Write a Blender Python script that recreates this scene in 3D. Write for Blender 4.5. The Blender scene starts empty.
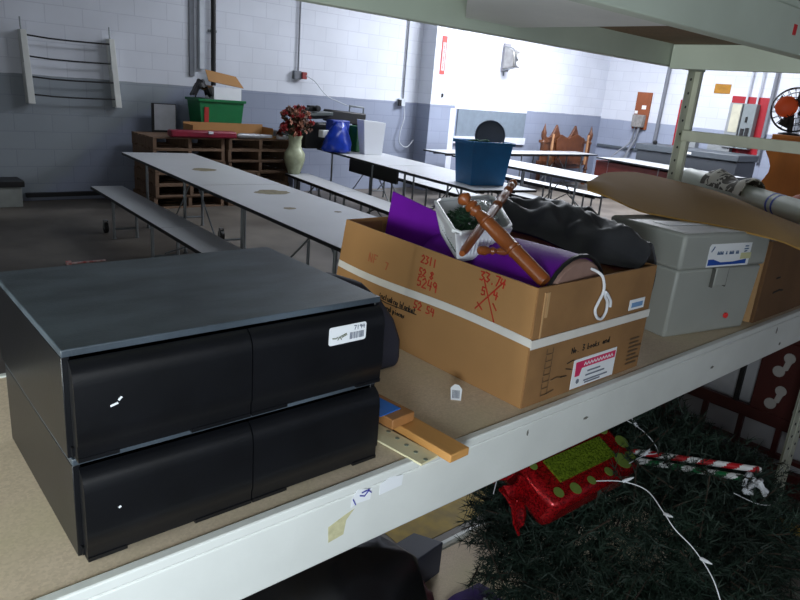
import bpy, bmesh, math, random
from mathutils import Vector, Matrix, noise
random.seed(7)
PI = math.pi
SC = bpy.context.scene
COL = SC.collection

# ------------------------------------------------------------------ camera
cam_d = bpy.data.cameras.new('camera'); cam = bpy.data.objects.new('camera', cam_d); COL.objects.link(cam)
cam_d.sensor_width = 36.0; cam_d.sensor_fit = 'HORIZONTAL'; cam_d.lens = 36.0 * 667.22 / 800.0
cam_d.clip_start = 0.02; cam_d.clip_end = 100
PITCH, ROLL, YAW = .3033, .08743, -.73438
F0 = Vector((0, math.cos(PITCH), -math.sin(PITCH))); U0 = Vector((0, math.sin(PITCH), math.cos(PITCH))); R0 = Vector((1, 0, 0))
R1 = R0*math.cos(ROLL) + U0*math.sin(ROLL); U1 = -R0*math.sin(ROLL) + U0*math.cos(ROLL)
RZ = Matrix.Rotation(YAW, 3, 'Z')
Rv, Uv, Fv = RZ @ R1, RZ @ U1, RZ @ F0
cam.matrix_world = Matrix(((Rv.x, Uv.x, -Fv.x, 0), (Rv.y, Uv.y, -Fv.y, 0), (Rv.z, Uv.z, -Fv.z, 1.65), (0, 0, 0, 1)))
SC.camera = cam
# ------------------------------------------------------------------ world, lights, exposure
w = bpy.data.worlds.new('world'); SC.world = w; w.use_nodes = True
w.node_tree.nodes['Background'].inputs[0].default_value = (.55, .6, .7, 1); w.node_tree.nodes['Background'].inputs[1].default_value = .2
SC.view_settings.view_transform = 'Standard'; SC.view_settings.look = 'None'; SC.view_settings.gamma = 1
SC.view_settings.use_curve_mapping = False
SC.view_settings.exposure = 0.0
def area(name, loc, size, power, col=(1, 1, 1), aim=None, sy=None):
    l = bpy.data.lights.new(name, 'AREA'); l.energy = power; l.color = col; l.size = size
    if sy: l.shape = 'RECTANGLE'; l.size_y = sy
    o = bpy.data.objects.new(name, l); COL.objects.link(o); o.location = loc
    if aim is not None:
        o.rotation_euler = (Vector(aim) - Vector(loc)).to_track_quat('-Z', 'Y').to_euler()
    return o
area('ceiling_light_far', (9.8, 6.3, 4.1), 2.6, 520, (.88, .92, 1.0), sy=1.4)
area('ceiling_light_far', (12.0, 3.2, 4.1), 2.2, 85, (.90, .93, 1.0), sy=1.2)
area('ceiling_light_mid', (5.6, 5.6, 4.1), 2.0, 75, (.85, .92, 1.0), sy=1.0)
area('aisle_light', (-.28, -.28, 1.30), .4, 19, (.84, .94, 1.0), aim=(.8, .9, 1.15))
area('foreground_fill', (.4, -2.6, 2.2), 2.4, 12, (.95, .98, 1.0), aim=(1.6, 1.2, 1.5), sy=1.2)  # unseen fill lamp added to brighten the whole foreground
area('side_bay_fill', (-1.75, .95, 1.22), .6, 46, (.95, 1.0, .95), aim=(1.0, 1.15, 1.80))  # added fill lamp beyond the shelf end, lighting the upper underside

# ------------------------------------------------------------------ materials
def lin(c):
    return tuple(((v/255)/12.92 if v/255 <= .04045 else ((v/255+.055)/1.055)**2.4) for v in c) + (1,)
MATS = {}
def mat(name, rgb, rough=.6, metal=0, var=.12, scale=8, bump=0, bscale=60, spec=.5, stretch=None, rgb2=None, trans=0, coat=0):
    if name in MATS: return MATS[name]
    m = bpy.data.materials.new(name); m.use_nodes = True; nt = m.node_tree; b = nt.nodes['Principled BSDF']
    c = lin(rgb); d = lin(rgb2) if rgb2 else tuple(x*(1-var) for x in c[:3]) + (1,)
    tc = nt.nodes.new('ShaderNodeTexCoord'); mp = nt.nodes.new('ShaderNodeMapping')
    nt.links.new(tc.outputs['Object'], mp.inputs[0])
    if stretch: mp.inputs['Scale'].default_value = stretch
    n = nt.nodes.new('ShaderNodeTexNoise'); n.inputs['Scale'].default_value = scale; n.inputs['Detail'].default_value = 5
    nt.links.new(mp.outputs[0], n.inputs['Vector'])
    r = nt.nodes.new('ShaderNodeValToRGB'); r.color_ramp.elements[0].position = .35; r.color_ramp.elements[1].position = .65
    r.color_ramp.elements[0].color = d; r.color_ramp.elements[1].color = c
    nt.links.new(n.outputs['Fac'], r.inputs[0]); nt.links.new(r.outputs[0], b.inputs['Base Color'])
    b.inputs['Roughness'].default_value = rough; b.inputs['Metallic'].default_value = metal
    b.inputs['Specular IOR Level'].default_value = spec
    if coat: b.inputs['Coat Weight'].default_value = coat; b.inputs['Coat Roughness'].default_value = .1
    if trans: b.inputs['Transmission Weight'].default_value = trans
    if bump:
        n2 = nt.nodes.new('ShaderNodeTexNoise'); n2.inputs['Scale'].default_value = bscale; n2.inputs['Detail'].default_value = 4
        nt.links.new(mp.outputs[0], n2.inputs['Vector'])
        bp = nt.nodes.new('ShaderNodeBump'); bp.inputs['Strength'].default_value = bump; bp.inputs['Distance'].default_value = .01
        nt.links.new(n2.outputs['Fac'], bp.inputs['Height']); nt.links.new(bp.outputs[0], b.inputs['Normal'])
    MATS[name] = m
    return m

def wall_mat(name, axis, zsplit, upper, lower, zone=None):
    m = bpy.data.materials.new(name); m.use_nodes = True; nt = m.node_tree; N = nt.nodes; L = nt.links; b = N['Principled BSDF']
    g = N.new('ShaderNodeNewGeometry'); s = N.new('ShaderNodeSeparateXYZ'); L.new(g.outputs['Position'], s.inputs[0])
    cb = N.new('ShaderNodeCombineXYZ'); L.new(s.outputs[axis], cb.inputs[0]); L.new(s.outputs[2], cb.inputs[1])
    br = N.new('ShaderNodeTexBrick'); L.new(cb.outputs[0], br.inputs['Vector'])
    br.inputs['Scale'].default_value = 1; br.inputs['Brick Width'].default_value = .41; br.inputs['Row Height'].default_value = .205
    br.inputs['Mortar Size'].default_value = .006; br.inputs['Mortar Smooth'].default_value = .3
    br.inputs['Color1'].default_value = (1, 1, 1, 1); br.inputs['Color2'].default_value = (.95, .95, .95, 1); br.inputs['Mortar'].default_value = (.84, .84, .86, 1)
    ns = N.new('ShaderNodeTexNoise'); ns.inputs['Scale'].default_value = 3; L.new(g.outputs['Position'], ns.inputs['Vector'])
    mm = N.new('ShaderNodeMath'); mm.operation = 'MULTIPLY_ADD'; L.new(ns.outputs['Fac'], mm.inputs[0]); mm.inputs[1].default_value = .03
    L.new(s.outputs[2], mm.inputs[2])
    th = N.new('ShaderNodeMath'); th.operation = 'GREATER_THAN'; L.new(mm.outputs[0], th.inputs[0]); th.inputs[1].default_value = zsplit + .015
    mx = N.new('ShaderNodeMixRGB'); L.new(th.outputs[0], mx.inputs[0]); mx.inputs[1].default_value = lin(lower); mx.inputs[2].default_value = lin(upper)
    col = mx.outputs[0]
    if zone:      # lighter grey on the far left of the lower wall, its edge at a slant
        sl = N.new('ShaderNodeMath'); sl.operation = 'MULTIPLY_ADD'; L.new(s.outputs[0], sl.inputs[0]); sl.inputs[1].default_value = -.75; L.new(s.outputs[2], sl.inputs[2])
        n3 = N.new('ShaderNodeTexNoise'); n3.inputs['Scale'].default_value = 1.4; L.new(g.outputs['Position'], n3.inputs['Vector'])
        ad = N.new('ShaderNodeMath'); ad.operation = 'MULTIPLY_ADD'; L.new(n3.outputs['Fac'], ad.inputs[0]); ad.inputs[1].default_value = .8; L.new(sl.outputs[0], ad.inputs[2])
        mr = N.new('ShaderNodeMapRange'); L.new(ad.outputs[0], mr.inputs[0]); mr.inputs[1].default_value = -1.05; mr.inputs[2].default_value = -.85
        lt = N.new('ShaderNodeMath'); lt.operation = 'LESS_THAN'; L.new(s.outputs[0], lt.inputs[0]); lt.inputs[1].default_value = 4.15
        mu = N.new('ShaderNodeMath'); mu.operation = 'MULTIPLY'; L.new(mr.outputs[0], mu.inputs[0]); L.new(lt.outputs[0], mu.inputs[1])
        m2 = N.new('ShaderNodeMixRGB'); L.new(mu.outputs[0], m2.inputs[0]); L.new(col, m2.inputs[1]); m2.inputs[2].default_value = lin(zone)
        # stays off the upper coat
        m3 = N.new('ShaderNodeMixRGB'); L.new(th.outputs[0], m3.inputs[0]); L.new(m2.outputs[0], m3.inputs[1]); L.new(col, m3.inputs[2]); col = m3.outputs[0]
    n4 = N.new('ShaderNodeTexNoise'); n4.inputs['Scale'].default_value = 1.1; n4.inputs['Detail'].default_value = 6; L.new(g.outputs['Position'], n4.inputs['Vector'])
    r4 = N.new('ShaderNodeMapRange'); L.new(n4.outputs['Fac'], r4.inputs[0]); r4.inputs[1].default_value = .3; r4.inputs[2].default_value = .7; r4.inputs[3].default_value = .86; r4.inputs[4].default_value = 1
    mb_ = N.new('ShaderNodeMixRGB'); mb_.blend_type = 'MULTIPLY'; mb_.inputs[0].default_value = 1; L.new(col, mb_.inputs[1]); L.new(br.outputs['Color'], mb_.inputs[2])
    mc = N.new('ShaderNodeMixRGB'); mc.blend_type = 'MULTIPLY'; mc.inputs[0].default_value = 1; L.new(mb_.outputs[0], mc.inputs[1]); L.new(r4.outputs[0], mc.inputs[2])
    L.new(mc.outputs[0], b.inputs['Base Color']); b.inputs['Roughness'].default_value = .55
    bp = N.new('ShaderNodeBump'); bp.inputs['Strength'].default_value = .25; bp.inputs['Distance'].default_value = .004
    iv = N.new('ShaderNodeMath'); iv.operation = 'SUBTRACT'; iv.inputs[0].default_value = 1; L.new(br.outputs['Fac'], iv.inputs[1]); L.new(iv.outputs[0], bp.inputs['Height'])
    L.new(bp.outputs[0], b.inputs['Normal'])
    return m

def speckle_mat(name, a, b_, c, scale=120, rough=.8):
    m = bpy.data.materials.new(name); m.use_nodes = True; nt = m.node_tree; N = nt.nodes; L = nt.links; b = N['Principled BSDF']
    tc = N.new('ShaderNodeTexCoord')
    v = N.new('ShaderNodeTexVoronoi'); v.inputs['Scale'].default_value = scale; L.new(tc.outputs['Object'], v.inputs['Vector'])
    r = N.new('ShaderNodeValToRGB'); r.color_ramp.elements[0].color = lin(a); r.color_ramp.elements[1].color = lin(b_)
    s = N.new('ShaderNodeSeparateColor'); L.new(v.outputs['Color'], s.inputs[0]); L.new(s.outputs[0], r.inputs[0])
    n = N.new('ShaderNodeTexNoise'); n.inputs['Scale'].default_value = 3.0; n.inputs['Detail'].default_value = 6; L.new(tc.outputs['Object'], n.inputs['Vector'])
    mr = N.new('ShaderNodeMapRange'); L.new(n.outputs['Fac'], mr.inputs[0]); mr.inputs[1].default_value = .45; mr.inputs[2].default_value = .65; mr.inputs[4].default_value = .7
    mx = N.new('ShaderNodeMixRGB'); L.new(mr.outputs[0], mx.inputs[0]); L.new(r.outputs[0], mx.inputs[1]); mx.inputs[2].default_value = lin(c)
    L.new(mx.outputs[0], b.inputs['Base Color']); b.inputs['Roughness'].default_value = rough
    return m

M_white_paint = mat('white_enamel', (226, 228, 224), .45, var=.10, scale=5, bump=.05)
M_green_paint = mat('greenish_enamel', (196, 206, 192), .5, var=.10, scale=4)
M_post = mat('post_enamel', (205, 208, 190), .5, var=.14, scale=12)
M_board = speckle_mat('particle_board', (206, 186, 162), (222, 202, 178), (202, 190, 154), 260)
M_brownboard = speckle_mat('raw_board_underside', (120, 98, 76), (138, 112, 88), (104, 84, 62), 120)
M_black = mat('black_vinyl', (15, 16, 20), .34, var=.3, scale=14, bump=.02, bscale=120, spec=.45)
M_dustsheen = mat('dusty_sheen_vinyl', (78, 88, 98), .42, var=.0, rgb2=(52, 60, 68), scale=7, stretch=(1, 2.2, 1), bump=.1, bscale=220)  # real dust, plus the bluish sheen of the tops put into the colour
M_card = mat('cardboard', (170, 126, 78), .85, var=.10, scale=5, bump=.04)
M_carddark = mat('cardboard_dark', (150, 110, 68), .85, var=.22, scale=9, bump=.05)
M_cardedge = mat('cardboard_edge', (190, 150, 104), .85)
M_kraft = mat('kraft_board', (158, 120, 58), .9, var=.12, scale=2.5)
M_tape = mat('strapping_tape', (226, 222, 216), .35, var=.06, scale=30)
M_purple = mat('purple_vinyl', (108, 26, 156), .55, var=.18, scale=6, spec=.08)
M_tan = mat('tan_fabric', (152, 120, 108), .6, var=.12, scale=30)
M_blackrub = mat('black_rubber', (14, 14, 15), .5)
M_whiteplastic = mat('white_plastic', (224, 226, 232), .35, var=.04)
M_wood = mat('turned_wood', (132, 70, 30), .34, var=.30, scale=14, stretch=(1, 1, .2))
M_slat = mat('orange_wood', (206, 150, 84), .55, var=.16, scale=30, stretch=(1, .12, 1))
M_slat2 = mat('brown_wood', (170, 116, 66), .6, var=.18, scale=30, stretch=(1, .12, 1))
M_cream = mat('cream_strip', (228, 220, 182), .6, var=.08)
M_bluetape = mat('blue_tape', (20, 110, 205), .6, var=.1)
M_paper = mat('paper_white', (236, 238, 242), .6, var=.03)
M_ink = mat('ink_black', (26, 22, 20), .8)
M_inkgrey = mat('ink_grey', (118, 124, 138), .8)
M_redink = mat('ink_red', (176, 42, 22), .8, var=.2, scale=60)
M_blueink = mat('ink_blue', (26, 78, 170), .6)
M_pink = mat('ink_pink', (214, 48, 98), .6)
M_filegrey = mat('grey_plastic', (160, 162, 156), .45, var=.07, scale=6)
M_darkcloth = mat('dark_cloth', (50, 51, 56), .5, var=.25, scale=6, bump=.1, bscale=40)
M_navycloth = mat('navy_cloth', (36, 40, 56), .75, var=.2)
M_laminate = mat('grey_laminate', (196, 198, 200), .35, var=.06, scale=3)
M_edge = mat('black_edge', (18, 18, 20), .5)
M_chrome = mat('steel_tube', (140, 146, 150), .35, metal=.7, var=.1)
M_steelblack = mat('black_steel', (24, 24, 26), .5)
M_pallet = mat('pallet_wood', (124, 98, 78), .85, var=.35, scale=10, stretch=(1, 6, 1))
M_pipe_w = mat('white_conduit', (206, 212, 220), .5)
M_pipe_g = mat('grey_conduit', (120, 124, 132), .5)
M_needle = mat('pine_needles', (24, 46, 34), .7, var=.5, scale=5)
M_trunk = mat('tree_stem', (48, 36, 26), .9)
M_darkred = mat('dark_red_wood', (70, 20, 16), .45, var=.25, scale=8)
M_orangewood = mat('golden_oak', (224, 134, 58), .4, var=.25, scale=6, stretch=(1, 1, .25))
M_ornate = mat('walnut_carved', (104, 62, 38), .4, var=.35, scale=10)

def glitter(name, rgb, rgb2):
    m = bpy.data.materials.new(name); m.use_nodes = True; nt = m.node_tree; N = nt.nodes; L = nt.links; b = N['Principled BSDF']
    tc = N.new('ShaderNodeTexCoord'); v = N.new('ShaderNodeTexVoronoi'); v.inputs['Scale'].default_value = 260; L.new(tc.outputs['Object'], v.inputs['Vector'])
    r = N.new('ShaderNodeValToRGB'); r.color_ramp.elements[0].color = lin(rgb2); r.color_ramp.elements[1].color = lin(rgb)
    s = N.new('ShaderNodeSeparateColor'); L.new(v.outputs['Color'], s.inputs[0]); L.new(s.outputs[0], r.inputs[0]); L.new(r.outputs[0], b.inputs['Base Color'])
    nm = N.new('ShaderNodeBump'); nm.inputs['Strength'].default_value = 1; nm.inputs['Distance'].default_value = .004; L.new(s.outputs[1], nm.inputs['Height']); L.new(nm.outputs[0], b.inputs['Normal'])
    b.inputs['Roughness'].default_value = .25; b.inputs['Metallic'].default_value = .45
    return m
M_redglit = glitter('red_glitter', (196, 20, 30), (96, 6, 12))
M_grnglit = glitter('green_glitter', (150, 178, 52), (70, 96, 20))
M_greendot = mat('green_felt', (104, 126, 48), .8)

# ------------------------------------------------------------------ mesh builder
class MB:
    def __init__(s): s.v = []; s.f = []; s.mi = []; s.m = 0
    def use(s, i): s.m = i; return s
    def add(s, vs, fs):
        n = len(s.v); s.v += [Vector(p) for p in vs]
        for f in fs: s.f.append([i+n for i in f]); s.mi.append(s.m)
        return s
    def box(s, x0, x1, y0, y1, z0, z1):
        return s.add([(x, y, z) for x in (x0, x1) for y in (y0, y1) for z in (z0, z1)],
                     [(0, 1, 3, 2), (4, 6, 7, 5), (0, 4, 5, 1), (2, 3, 7, 6), (0, 2, 6, 4), (1, 5, 7, 3)])
    def obox(s, c, size, rot=None, ):
        M = rot if rot else Matrix.Identity(3); c = Vector(c); a, b, d = [q/2 for q in size]
        return s.add([c + M @ Vector((x, y, z)) for x in (-a, a) for y in (-b, b) for z in (-d, d)],
                     [(0, 1, 3, 2), (4, 6, 7, 5), (0, 4, 5, 1), (2, 3, 7, 6), (0, 2, 6, 4), (1, 5, 7, 3)])
    def hexa(s, p):   # eight corners: bottom ring 0-3, top ring 4-7
        return s.add(p, [(3, 2, 1, 0), (4, 5, 6, 7), (0, 1, 5, 4), (1, 2, 6, 5), (2, 3, 7, 6), (3, 0, 4, 7)])
    def cyl(s, p0, p1, r0, r1=None, n=14, cap=True):
        return s.tube([p0, p1], [r0, r0 if r1 is None else r1], n, cap)
    def tube(s, pts, r, n=8, cap=True):
        pts = [Vector(p) for p in pts]
        if not isinstance(r, (list, tuple)): r = [r]*len(pts)
        rings = []; up = None
        for i, p in enumerate(pts):
            t = (pts[min(i+1, len(pts)-1)] - pts[max(i-1, 0)])
            if t.length < 1e-9: t = Vector((0, 0, 1))
            t.normalize()
            if up is None: up = Vector((0, 0, 1)) if abs(t.z) < .9 else Vector((1, 0, 0))
            a = t.cross(up)
            if a.length < 1e-6: a = t.orthogonal()
            a.normalize(); b = a.cross(t); up = b
            rings.append([p + (a*math.cos(2*PI*k/n) + b*math.sin(2*PI*k/n))*r[i] for k in range(n)])
        vs = [q for g in rings for q in g]; fs = []
        for i in range(len(pts)-1):
            for k in range(n):
                fs.append((i*n+k, i*n+(k+1) % n, (i+1)*n+(k+1) % n, (i+1)*n+k))
        if cap: fs.append(tuple(range(n))[::-1]); fs.append(tuple(range((len(pts)-1)*n, len(pts)*n)))
        return s.add(vs, fs)
    def lathe(s, prof, base=(0, 0, 0), axis=(0, 0, 1), n=20):   # prof: list of (h, r)
        ax = Vector(axis).normalized(); b = Vector(base); a = ax.orthogonal().normalized(); c = ax.cross(a)
        vs = []; fs = []
        for h, r in prof:
            for k in range(n): vs.append(b + ax*h + (a*math.cos(2*PI*k/n) + c*math.sin(2*PI*k/n))*max(r, 1e-4))
        for i in range(len(prof)-1):
            for k in range(n): fs.append((i*n+k, i*n+(k+1) % n, (i+1)*n+(k+1) % n, (i+1)*n+k))
        fs.append(tuple(range(n))[::-1]); fs.append(tuple(range((len(prof)-1)*n, len(prof)*n)))
        return s.add(vs, fs)
    def prism(s, poly, o, u, v, th):   # poly of (a,b) in plane o+u*a+v*b, thickness th along -(u x v)
        o, u, v = Vector(o), Vector(u), Vector(v); w_ = u.cross(v).normalized()*th; n = len(poly)
        vs = [o + u*a + v*b for a, b in poly] + [o + u*a + v*b - w_ for a, b in poly]
        fs = [tuple(range(n)), tuple(range(n, 2*n))[::-1]] + [(i, i+n, (i+1) % n + n, (i+1) % n) for i in range(n)]
        return s.add(vs, fs)
    def sheet(s, grid, th=.003):   # grid rows of points, given thickness
        R_, C_ = len(grid), len(grid[0]); P = [[Vector(p) for p in row] for row in grid]
        top = []; bot = []
        for i in range(R_):
            for j in range(C_):
                du = P[i][min(j+1, C_-1)] - P[i][max(j-1, 0)]; dv = P[min(i+1, R_-1)][j] - P[max(i-1, 0)][j]
                n_ = du.cross(dv); n_ = n_.normalized() if n_.length > 1e-9 else Vector((0, 0, 1))
                top.append(P[i][j] + n_*th/2); bot.append(P[i][j] - n_*th/2)
        N_ = R_*C_; fs = []
        for i in range(R_-1):
            for j in range(C_-1):
                a = i*C_+j; fs.append((a, a+1, a+C_+1, a+C_)); fs.append((a+N_, a+C_+N_, a+C_+1+N_, a+1+N_))
        edge = [(0, j) for j in range(C_)] + [(i, C_-1) for i in range(1, R_)] + [(R_-1, j) for j in range(C_-2, -1, -1)] + [(i, 0) for i in range(R_-2, 0, -1)]
        for k in range(len(edge)):
            a = edge[k][0]*C_+edge[k][1]; e = edge[(k+1) % len(edge)]; b = e[0]*C_+e[1]
            fs.append((a, a+N_, b+N_, b))
        return s.add(top+bot, fs)
    def strokes(s, lines, o, u, v, wdt, th=.0006):   # flat ink ribbons lying on a surface
        o, u, v = Vector(o), Vector(u), Vector(v); n = u.cross(v).normalized(); ul, vl = u.length, v.length
        for ln in lines:
            P = [o + u*a + v*b for a, b in ln]
            for i in range(len(P)-1):
                d = P[i+1]-P[i]
                if d.length < 1e-6: continue
                d.normalize(); p = d.cross(n)*wdt/2; a = P[i]-d*wdt*.3; b = P[i+1]+d*wdt*.3
                q = n*th
                s.add([a-p, b-p, b+p, a+p, a-p+q, b-p+q, b+p+q, a+p+q], [(3, 2, 1, 0), (4, 5, 6, 7), (0, 1, 5, 4), (1, 2, 6, 5), (2, 3, 7, 6), (3, 0, 4, 7)])
        return s
ORI = {}
def link(name, mb, m, parent=None, loc=None, bevel=0, smooth=40, subsurf=0):
    me = bpy.data.meshes.new(name)
    if parent is not None: off = ORI.get(parent.name, Vector())
    else:
        if loc is None:
            zs = min(p.z for p in mb.v); loc = (sum(p.x for p in mb.v)/len(mb.v), sum(p.y for p in mb.v)/len(mb.v), zs)
        off = Vector(loc)
    local = parent is not None and parent.name in ORI and ORI[parent.name] is None
    if local: off = Vector()
    me.from_pydata([p - off for p in mb.v], [], mb.f)
    ms = m if isinstance(m, (list, tuple)) else [m]
    for q in ms: me.materials.append(q)
    if len(ms) > 1:
        for p, i in zip(me.polygons, mb.mi): p.material_index = i
    bm = bmesh.new(); bm.from_mesh(me); bmesh.ops.recalc_face_normals(bm, faces=bm.faces); bm.to_mesh(me); bm.free()
    for p in me.polygons: p.use_smooth = True
    me.set_sharp_from_angle(angle=math.radians(smooth))
    o = bpy.data.objects.new(name, me); COL.objects.link(o)
    if parent is not None:
        o.parent = parent; ORI[o.name] = None if local else off
    else:
        o.location = loc; ORI[o.name] = off
    if bevel:
        b = o.modifiers.new('bevel', 'BEVEL'); b.width = bevel; b.segments = 2; b.limit_method = 'ANGLE'
    if subsurf:
        b = o.modifiers.new('sub', 'SUBSURF'); b.levels = subsurf; b.render_levels = subsurf
    return o
def thing(name, label, cat, loc=(0, 0, 0), group=None, rz=None):
    o = bpy.data.objects.new(name, None); COL.objects.link(o); o.location = loc; o.empty_display_size = .1
    ORI[o.name] = Vector(loc)
    if rz is not None: o.rotation_euler = (0, 0, rz); ORI[o.name] = None
    return tag(o, label, cat, group)
def tag(o, label, cat, group=None):
    o['label'] = label; o['category'] = cat
    if group: o['group'] = group
    return o
def struct(name, mb, m, **k):
    o = link(name, mb, m, **k); o['kind'] = 'structure'; return o
def copy_tree(o, parent=None):
    c = o.copy(); COL.objects.link(c); c.parent = parent; ORI[c.name] = None
    for ch in list(o.children): copy_tree(ch, c)
    return c

# stroke font
G = {'0': [[(.2, 0), (0, .3), (0, .7), (.3, 1), (.6, .7), (.6, .3), (.2, 0)]], '1': [[(.3, 0), (.3, 1)]],
     '2': [[(0, .8), (.3, 1), (.6, .7), (0, 0), (.6, 0)]], '3': [[(0, 1), (.55, .95), (.2, .55), (.6, .3), (.3, 0), (0, .1)]],
     '4': [[(.1, 1), (0, .45), (.6, .45)], [(.5, .9), (.45, 0)]], '5': [[(.6, 1), (.1, 1), (.05, .55), (.5, .5), (.55, .15), (.25, 0), (0, .08)]],
     '7': [[(0, 1), (.6, 1), (.2, 0)]], '9': [[(.5, .9), (.2, 1), (0, .7), (.3, .5), (.55, .8), (.5, 0)]], '8': [[(.3, .5), (0, .8), (.3, 1), (.6, .8), (0, .2), (.3, 0), (.6, .2), (.3, .5)]],
     '.': [[(.25, 0), (.35, .06)]], '-': [[(.1, .5), (.5, .5)]],
     'N': [[(0, 0), (0, 1), (.6, 0), (.6, 1)]], 'F': [[(0, 0), (0, 1), (.6, 1)], [(0, .5), (.45, .5)]], 'I': [[(.3, 0), (.3, 1)]], 'R': [[(0, 0), (0, 1), (.5, .9), (.5, .55), (0, .5), (.6, 0)]],
     'E': [[(.6, 0), (0, 0), (0, 1), (.6, 1)], [(0, .5), (.45, .5)]], 'X': [[(0, 0), (.6, 1)], [(0, 1), (.6, 0)]], 'T': [[(0, 1), (.6, 1)], [(.3, 1), (.3, 0)]], 'G': [[(.6, .8), (.3, 1), (0, .6), (0, .3), (.3, 0), (.6, .2), (.6, .45), (.35, .45)]],
     'U': [[(0, 1), (0, .2), (.3, 0), (.6, .2), (.6, 1)]], 'S': [[(.6, .85), (.3, 1), (0, .75), (.6, .3), (.3, 0), (0, .15)]], 'H': [[(0, 0), (0, 1)], [(.6, 0), (.6, 1)], [(0, .5), (.6, .5)]],
     'n': [[(0, 0), (0, .5), (.3, .55), (.5, .4), (.5, 0)]], 'o': [[(.25, 0), (0, .25), (.25, .55), (.5, .25), (.25, 0)]], 'i': [[(.2, .5), (.2, 0)], [(.2, .75), (.2, .8)]],
     'l': [[(.1, 0), (.2, 1)]], 'c': [[(.5, .5), (.2, .55), (0, .25), (.2, 0), (.5, .1)]], 'u': [[(0, .55), (.05, .05), (.4, .05), (.5, .55), (.5, 0)]], 'd': [[(.45, .4), (.2, .5), (0, .2), (.2, 0), (.45, .2), (.5, 1), (.5, 0)]],
     'g': [[(.45, .5), (.1, .5), (.05, .1), (.45, .1), (.5, .5), (.4, -.4), (.05, -.35)]], 's': [[(.4, .55), (.05, .45), (.4, .15), (0, 0)]], 'h': [[(0, 0), (.05, 1)], [(0, .4), (.4, .5), (.45, 0)]], 'p': [[(0, -.4), (.05, .5), (.45, .4), (.3, .05), (0, .1)]],
     'e': [[(0, .25), (.45, .3), (.25, .55), (0, .25), (.2, 0), (.5, .1)]], 'a': [[(.45, .45), (.1, .5), (0, .1), (.4, .1), (.45, .5), (.5, 0)]], 't': [[(.2, .9), (.2, 0)], [(0, .6), (.45, .65)]], 'r': [[(0, 0), (.05, .5)], [(.05, .35), (.4, .5)]],
     'b': [[(0, 1), (0, .05), (.4, .05), (.4, .45), (0, .45)]], 'k': [[(0, 1), (0, 0)], [(.45, .55), (.05, .25), (.45, 0)]], ' ': []}
def write(txt, x, y, h, jit=.05, adv=.85):
    out = []
    for ch in txt:
        for ln in G.get(ch, []):
            out.append([(x + (a + random.uniform(-jit, jit))*h, y + (b + random.uniform(-jit, jit))*h) for a, b in ln])
        x += adv*h
    return out

# ================================================================== STRUCTURE
wm_back = wall_mat('painted_block_back', 0, 1.47, (224, 228, 238), (146, 154, 174), zone=(150, 158, 166))
wm_side = wall_mat('painted_block_side', 1, 1.43, (226, 229, 238), (162, 170, 190))
X0, X1, Y0, Y1, ZC = -4.0, 13.8, -4.0, 9.0, 4.2
struct('wall_back', MB().box(X0-.1, X1+.1, Y1, Y1+.15, 0, ZC), wm_back)
struct('wall_right', MB().box(X1, X1+.15, Y0, Y1, 0, ZC), wm_side)
struct('wall_left', MB().box(X0-.15, X0, Y0, Y1, 0, ZC), wm_side)
struct('wall_front', MB().box(X0, X1, Y0-.15, Y0, 0, ZC), wm_back)
struct('ceiling', MB().box(X0, X1, Y0, Y1, ZC, ZC+.1), mat('ceiling_paint', (150, 152, 156), .9))
M_floor = mat('concrete_floor', (112, 106, 98), .55, var=0, rgb2=(84, 78, 72), scale=1.6, bump=.03)
struct('floor', MB().box(X0, X1, Y0, Y1, -.1, 0), M_floor)
struct('trim_1', MB().box(8.12, 8.62, 8.66, 9.0, 0, ZC), wm_back)            # pilaster
struct('trim_2', MB().box(8.66, 8.78, 8.90, 9.0, 0, ZC), mat('trim_paint', (222, 226, 238), .6))
struct('trim_3', MB().box(8.86, 9.06, 8.96, 9.0, 0, 1.42), MATS['trim_paint'])
struct('trim_4', MB().box(9.14, 11.1, 8.975, 9.0, .93, 1.42), mat('panel_grey_paint', (118, 130, 142), .6))
struct('trim_5', MB().box(9.06, 11.14, 8.95, 9.0, .80, .93), MATS['trim_paint'])
struct('overexposed_patch', MB().box(9.06, 11.12, 8.985, 9.0, 1.42, 2.9), mat('overexposed_paint', (230, 233, 243), .5, var=.02))  # wall area the lamp overexposes, its brightness put into a paler colour
yl = mat('worn_yellow_paint', (196, 164, 66), .7, var=0, rgb2=(150, 128, 70), scale=9)
tag(link('floor_line', MB().box(2.94, 3.02, -.6, .74, 0, .002), yl), 'worn yellow paint stripe on the floor beyond the holed white post', 'floor marking')
tag(link('floor_line', MB().box(1.5, 2.4, 1.50, 1.74, 0, .002), yl), 'worn yellow paint stripe on the floor behind the lower shelf, left of the Christmas tree', 'floor marking')

# ================================================================== RACK (shelving unit)
rack = thing('shelving_unit', 'white steel storage shelving unit with particle board decks, in the foreground', 'shelving unit', (1.0, 1.1, 0))
XE = 2.88; XL = -1.0; YF = .738; YB = 1.452
def holed_post(x, y, sx, sy, parent, bright=M_post):
    # slotted angle post: two flanges, corner at (x,y); real dark holes as inset discs
    m = MB(); wd = .060; wy = .024; t = .003
    m.box(min(x, x+sx*wd), max(x, x+sx*wd), y-t/2, y+t/2, 0, 2.6)
    m.box(x-t/2, x+t/2, min(y, y+sy*wy), max(y, y+sy*wy), 0, 2.6)
    m.use(1)
    z = .06
    while z < 2.55:
        m.cyl((x+sx*wd/2, y-.0035, z), (x+sx*wd/2, y+.0035, z), .0055, n=10)
        z += .0762 if False else .056
    return link('post', m, [bright, M_steelblack], parent)
holed_post(XE, YF-.006, -1, 1, rack); holed_post(XE, YB+.006, -1, -1, rack); holed_post(XL, YF-.006, 1, 1, rack); holed_post(XL, YB+.006, 1, -1, rack)
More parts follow.
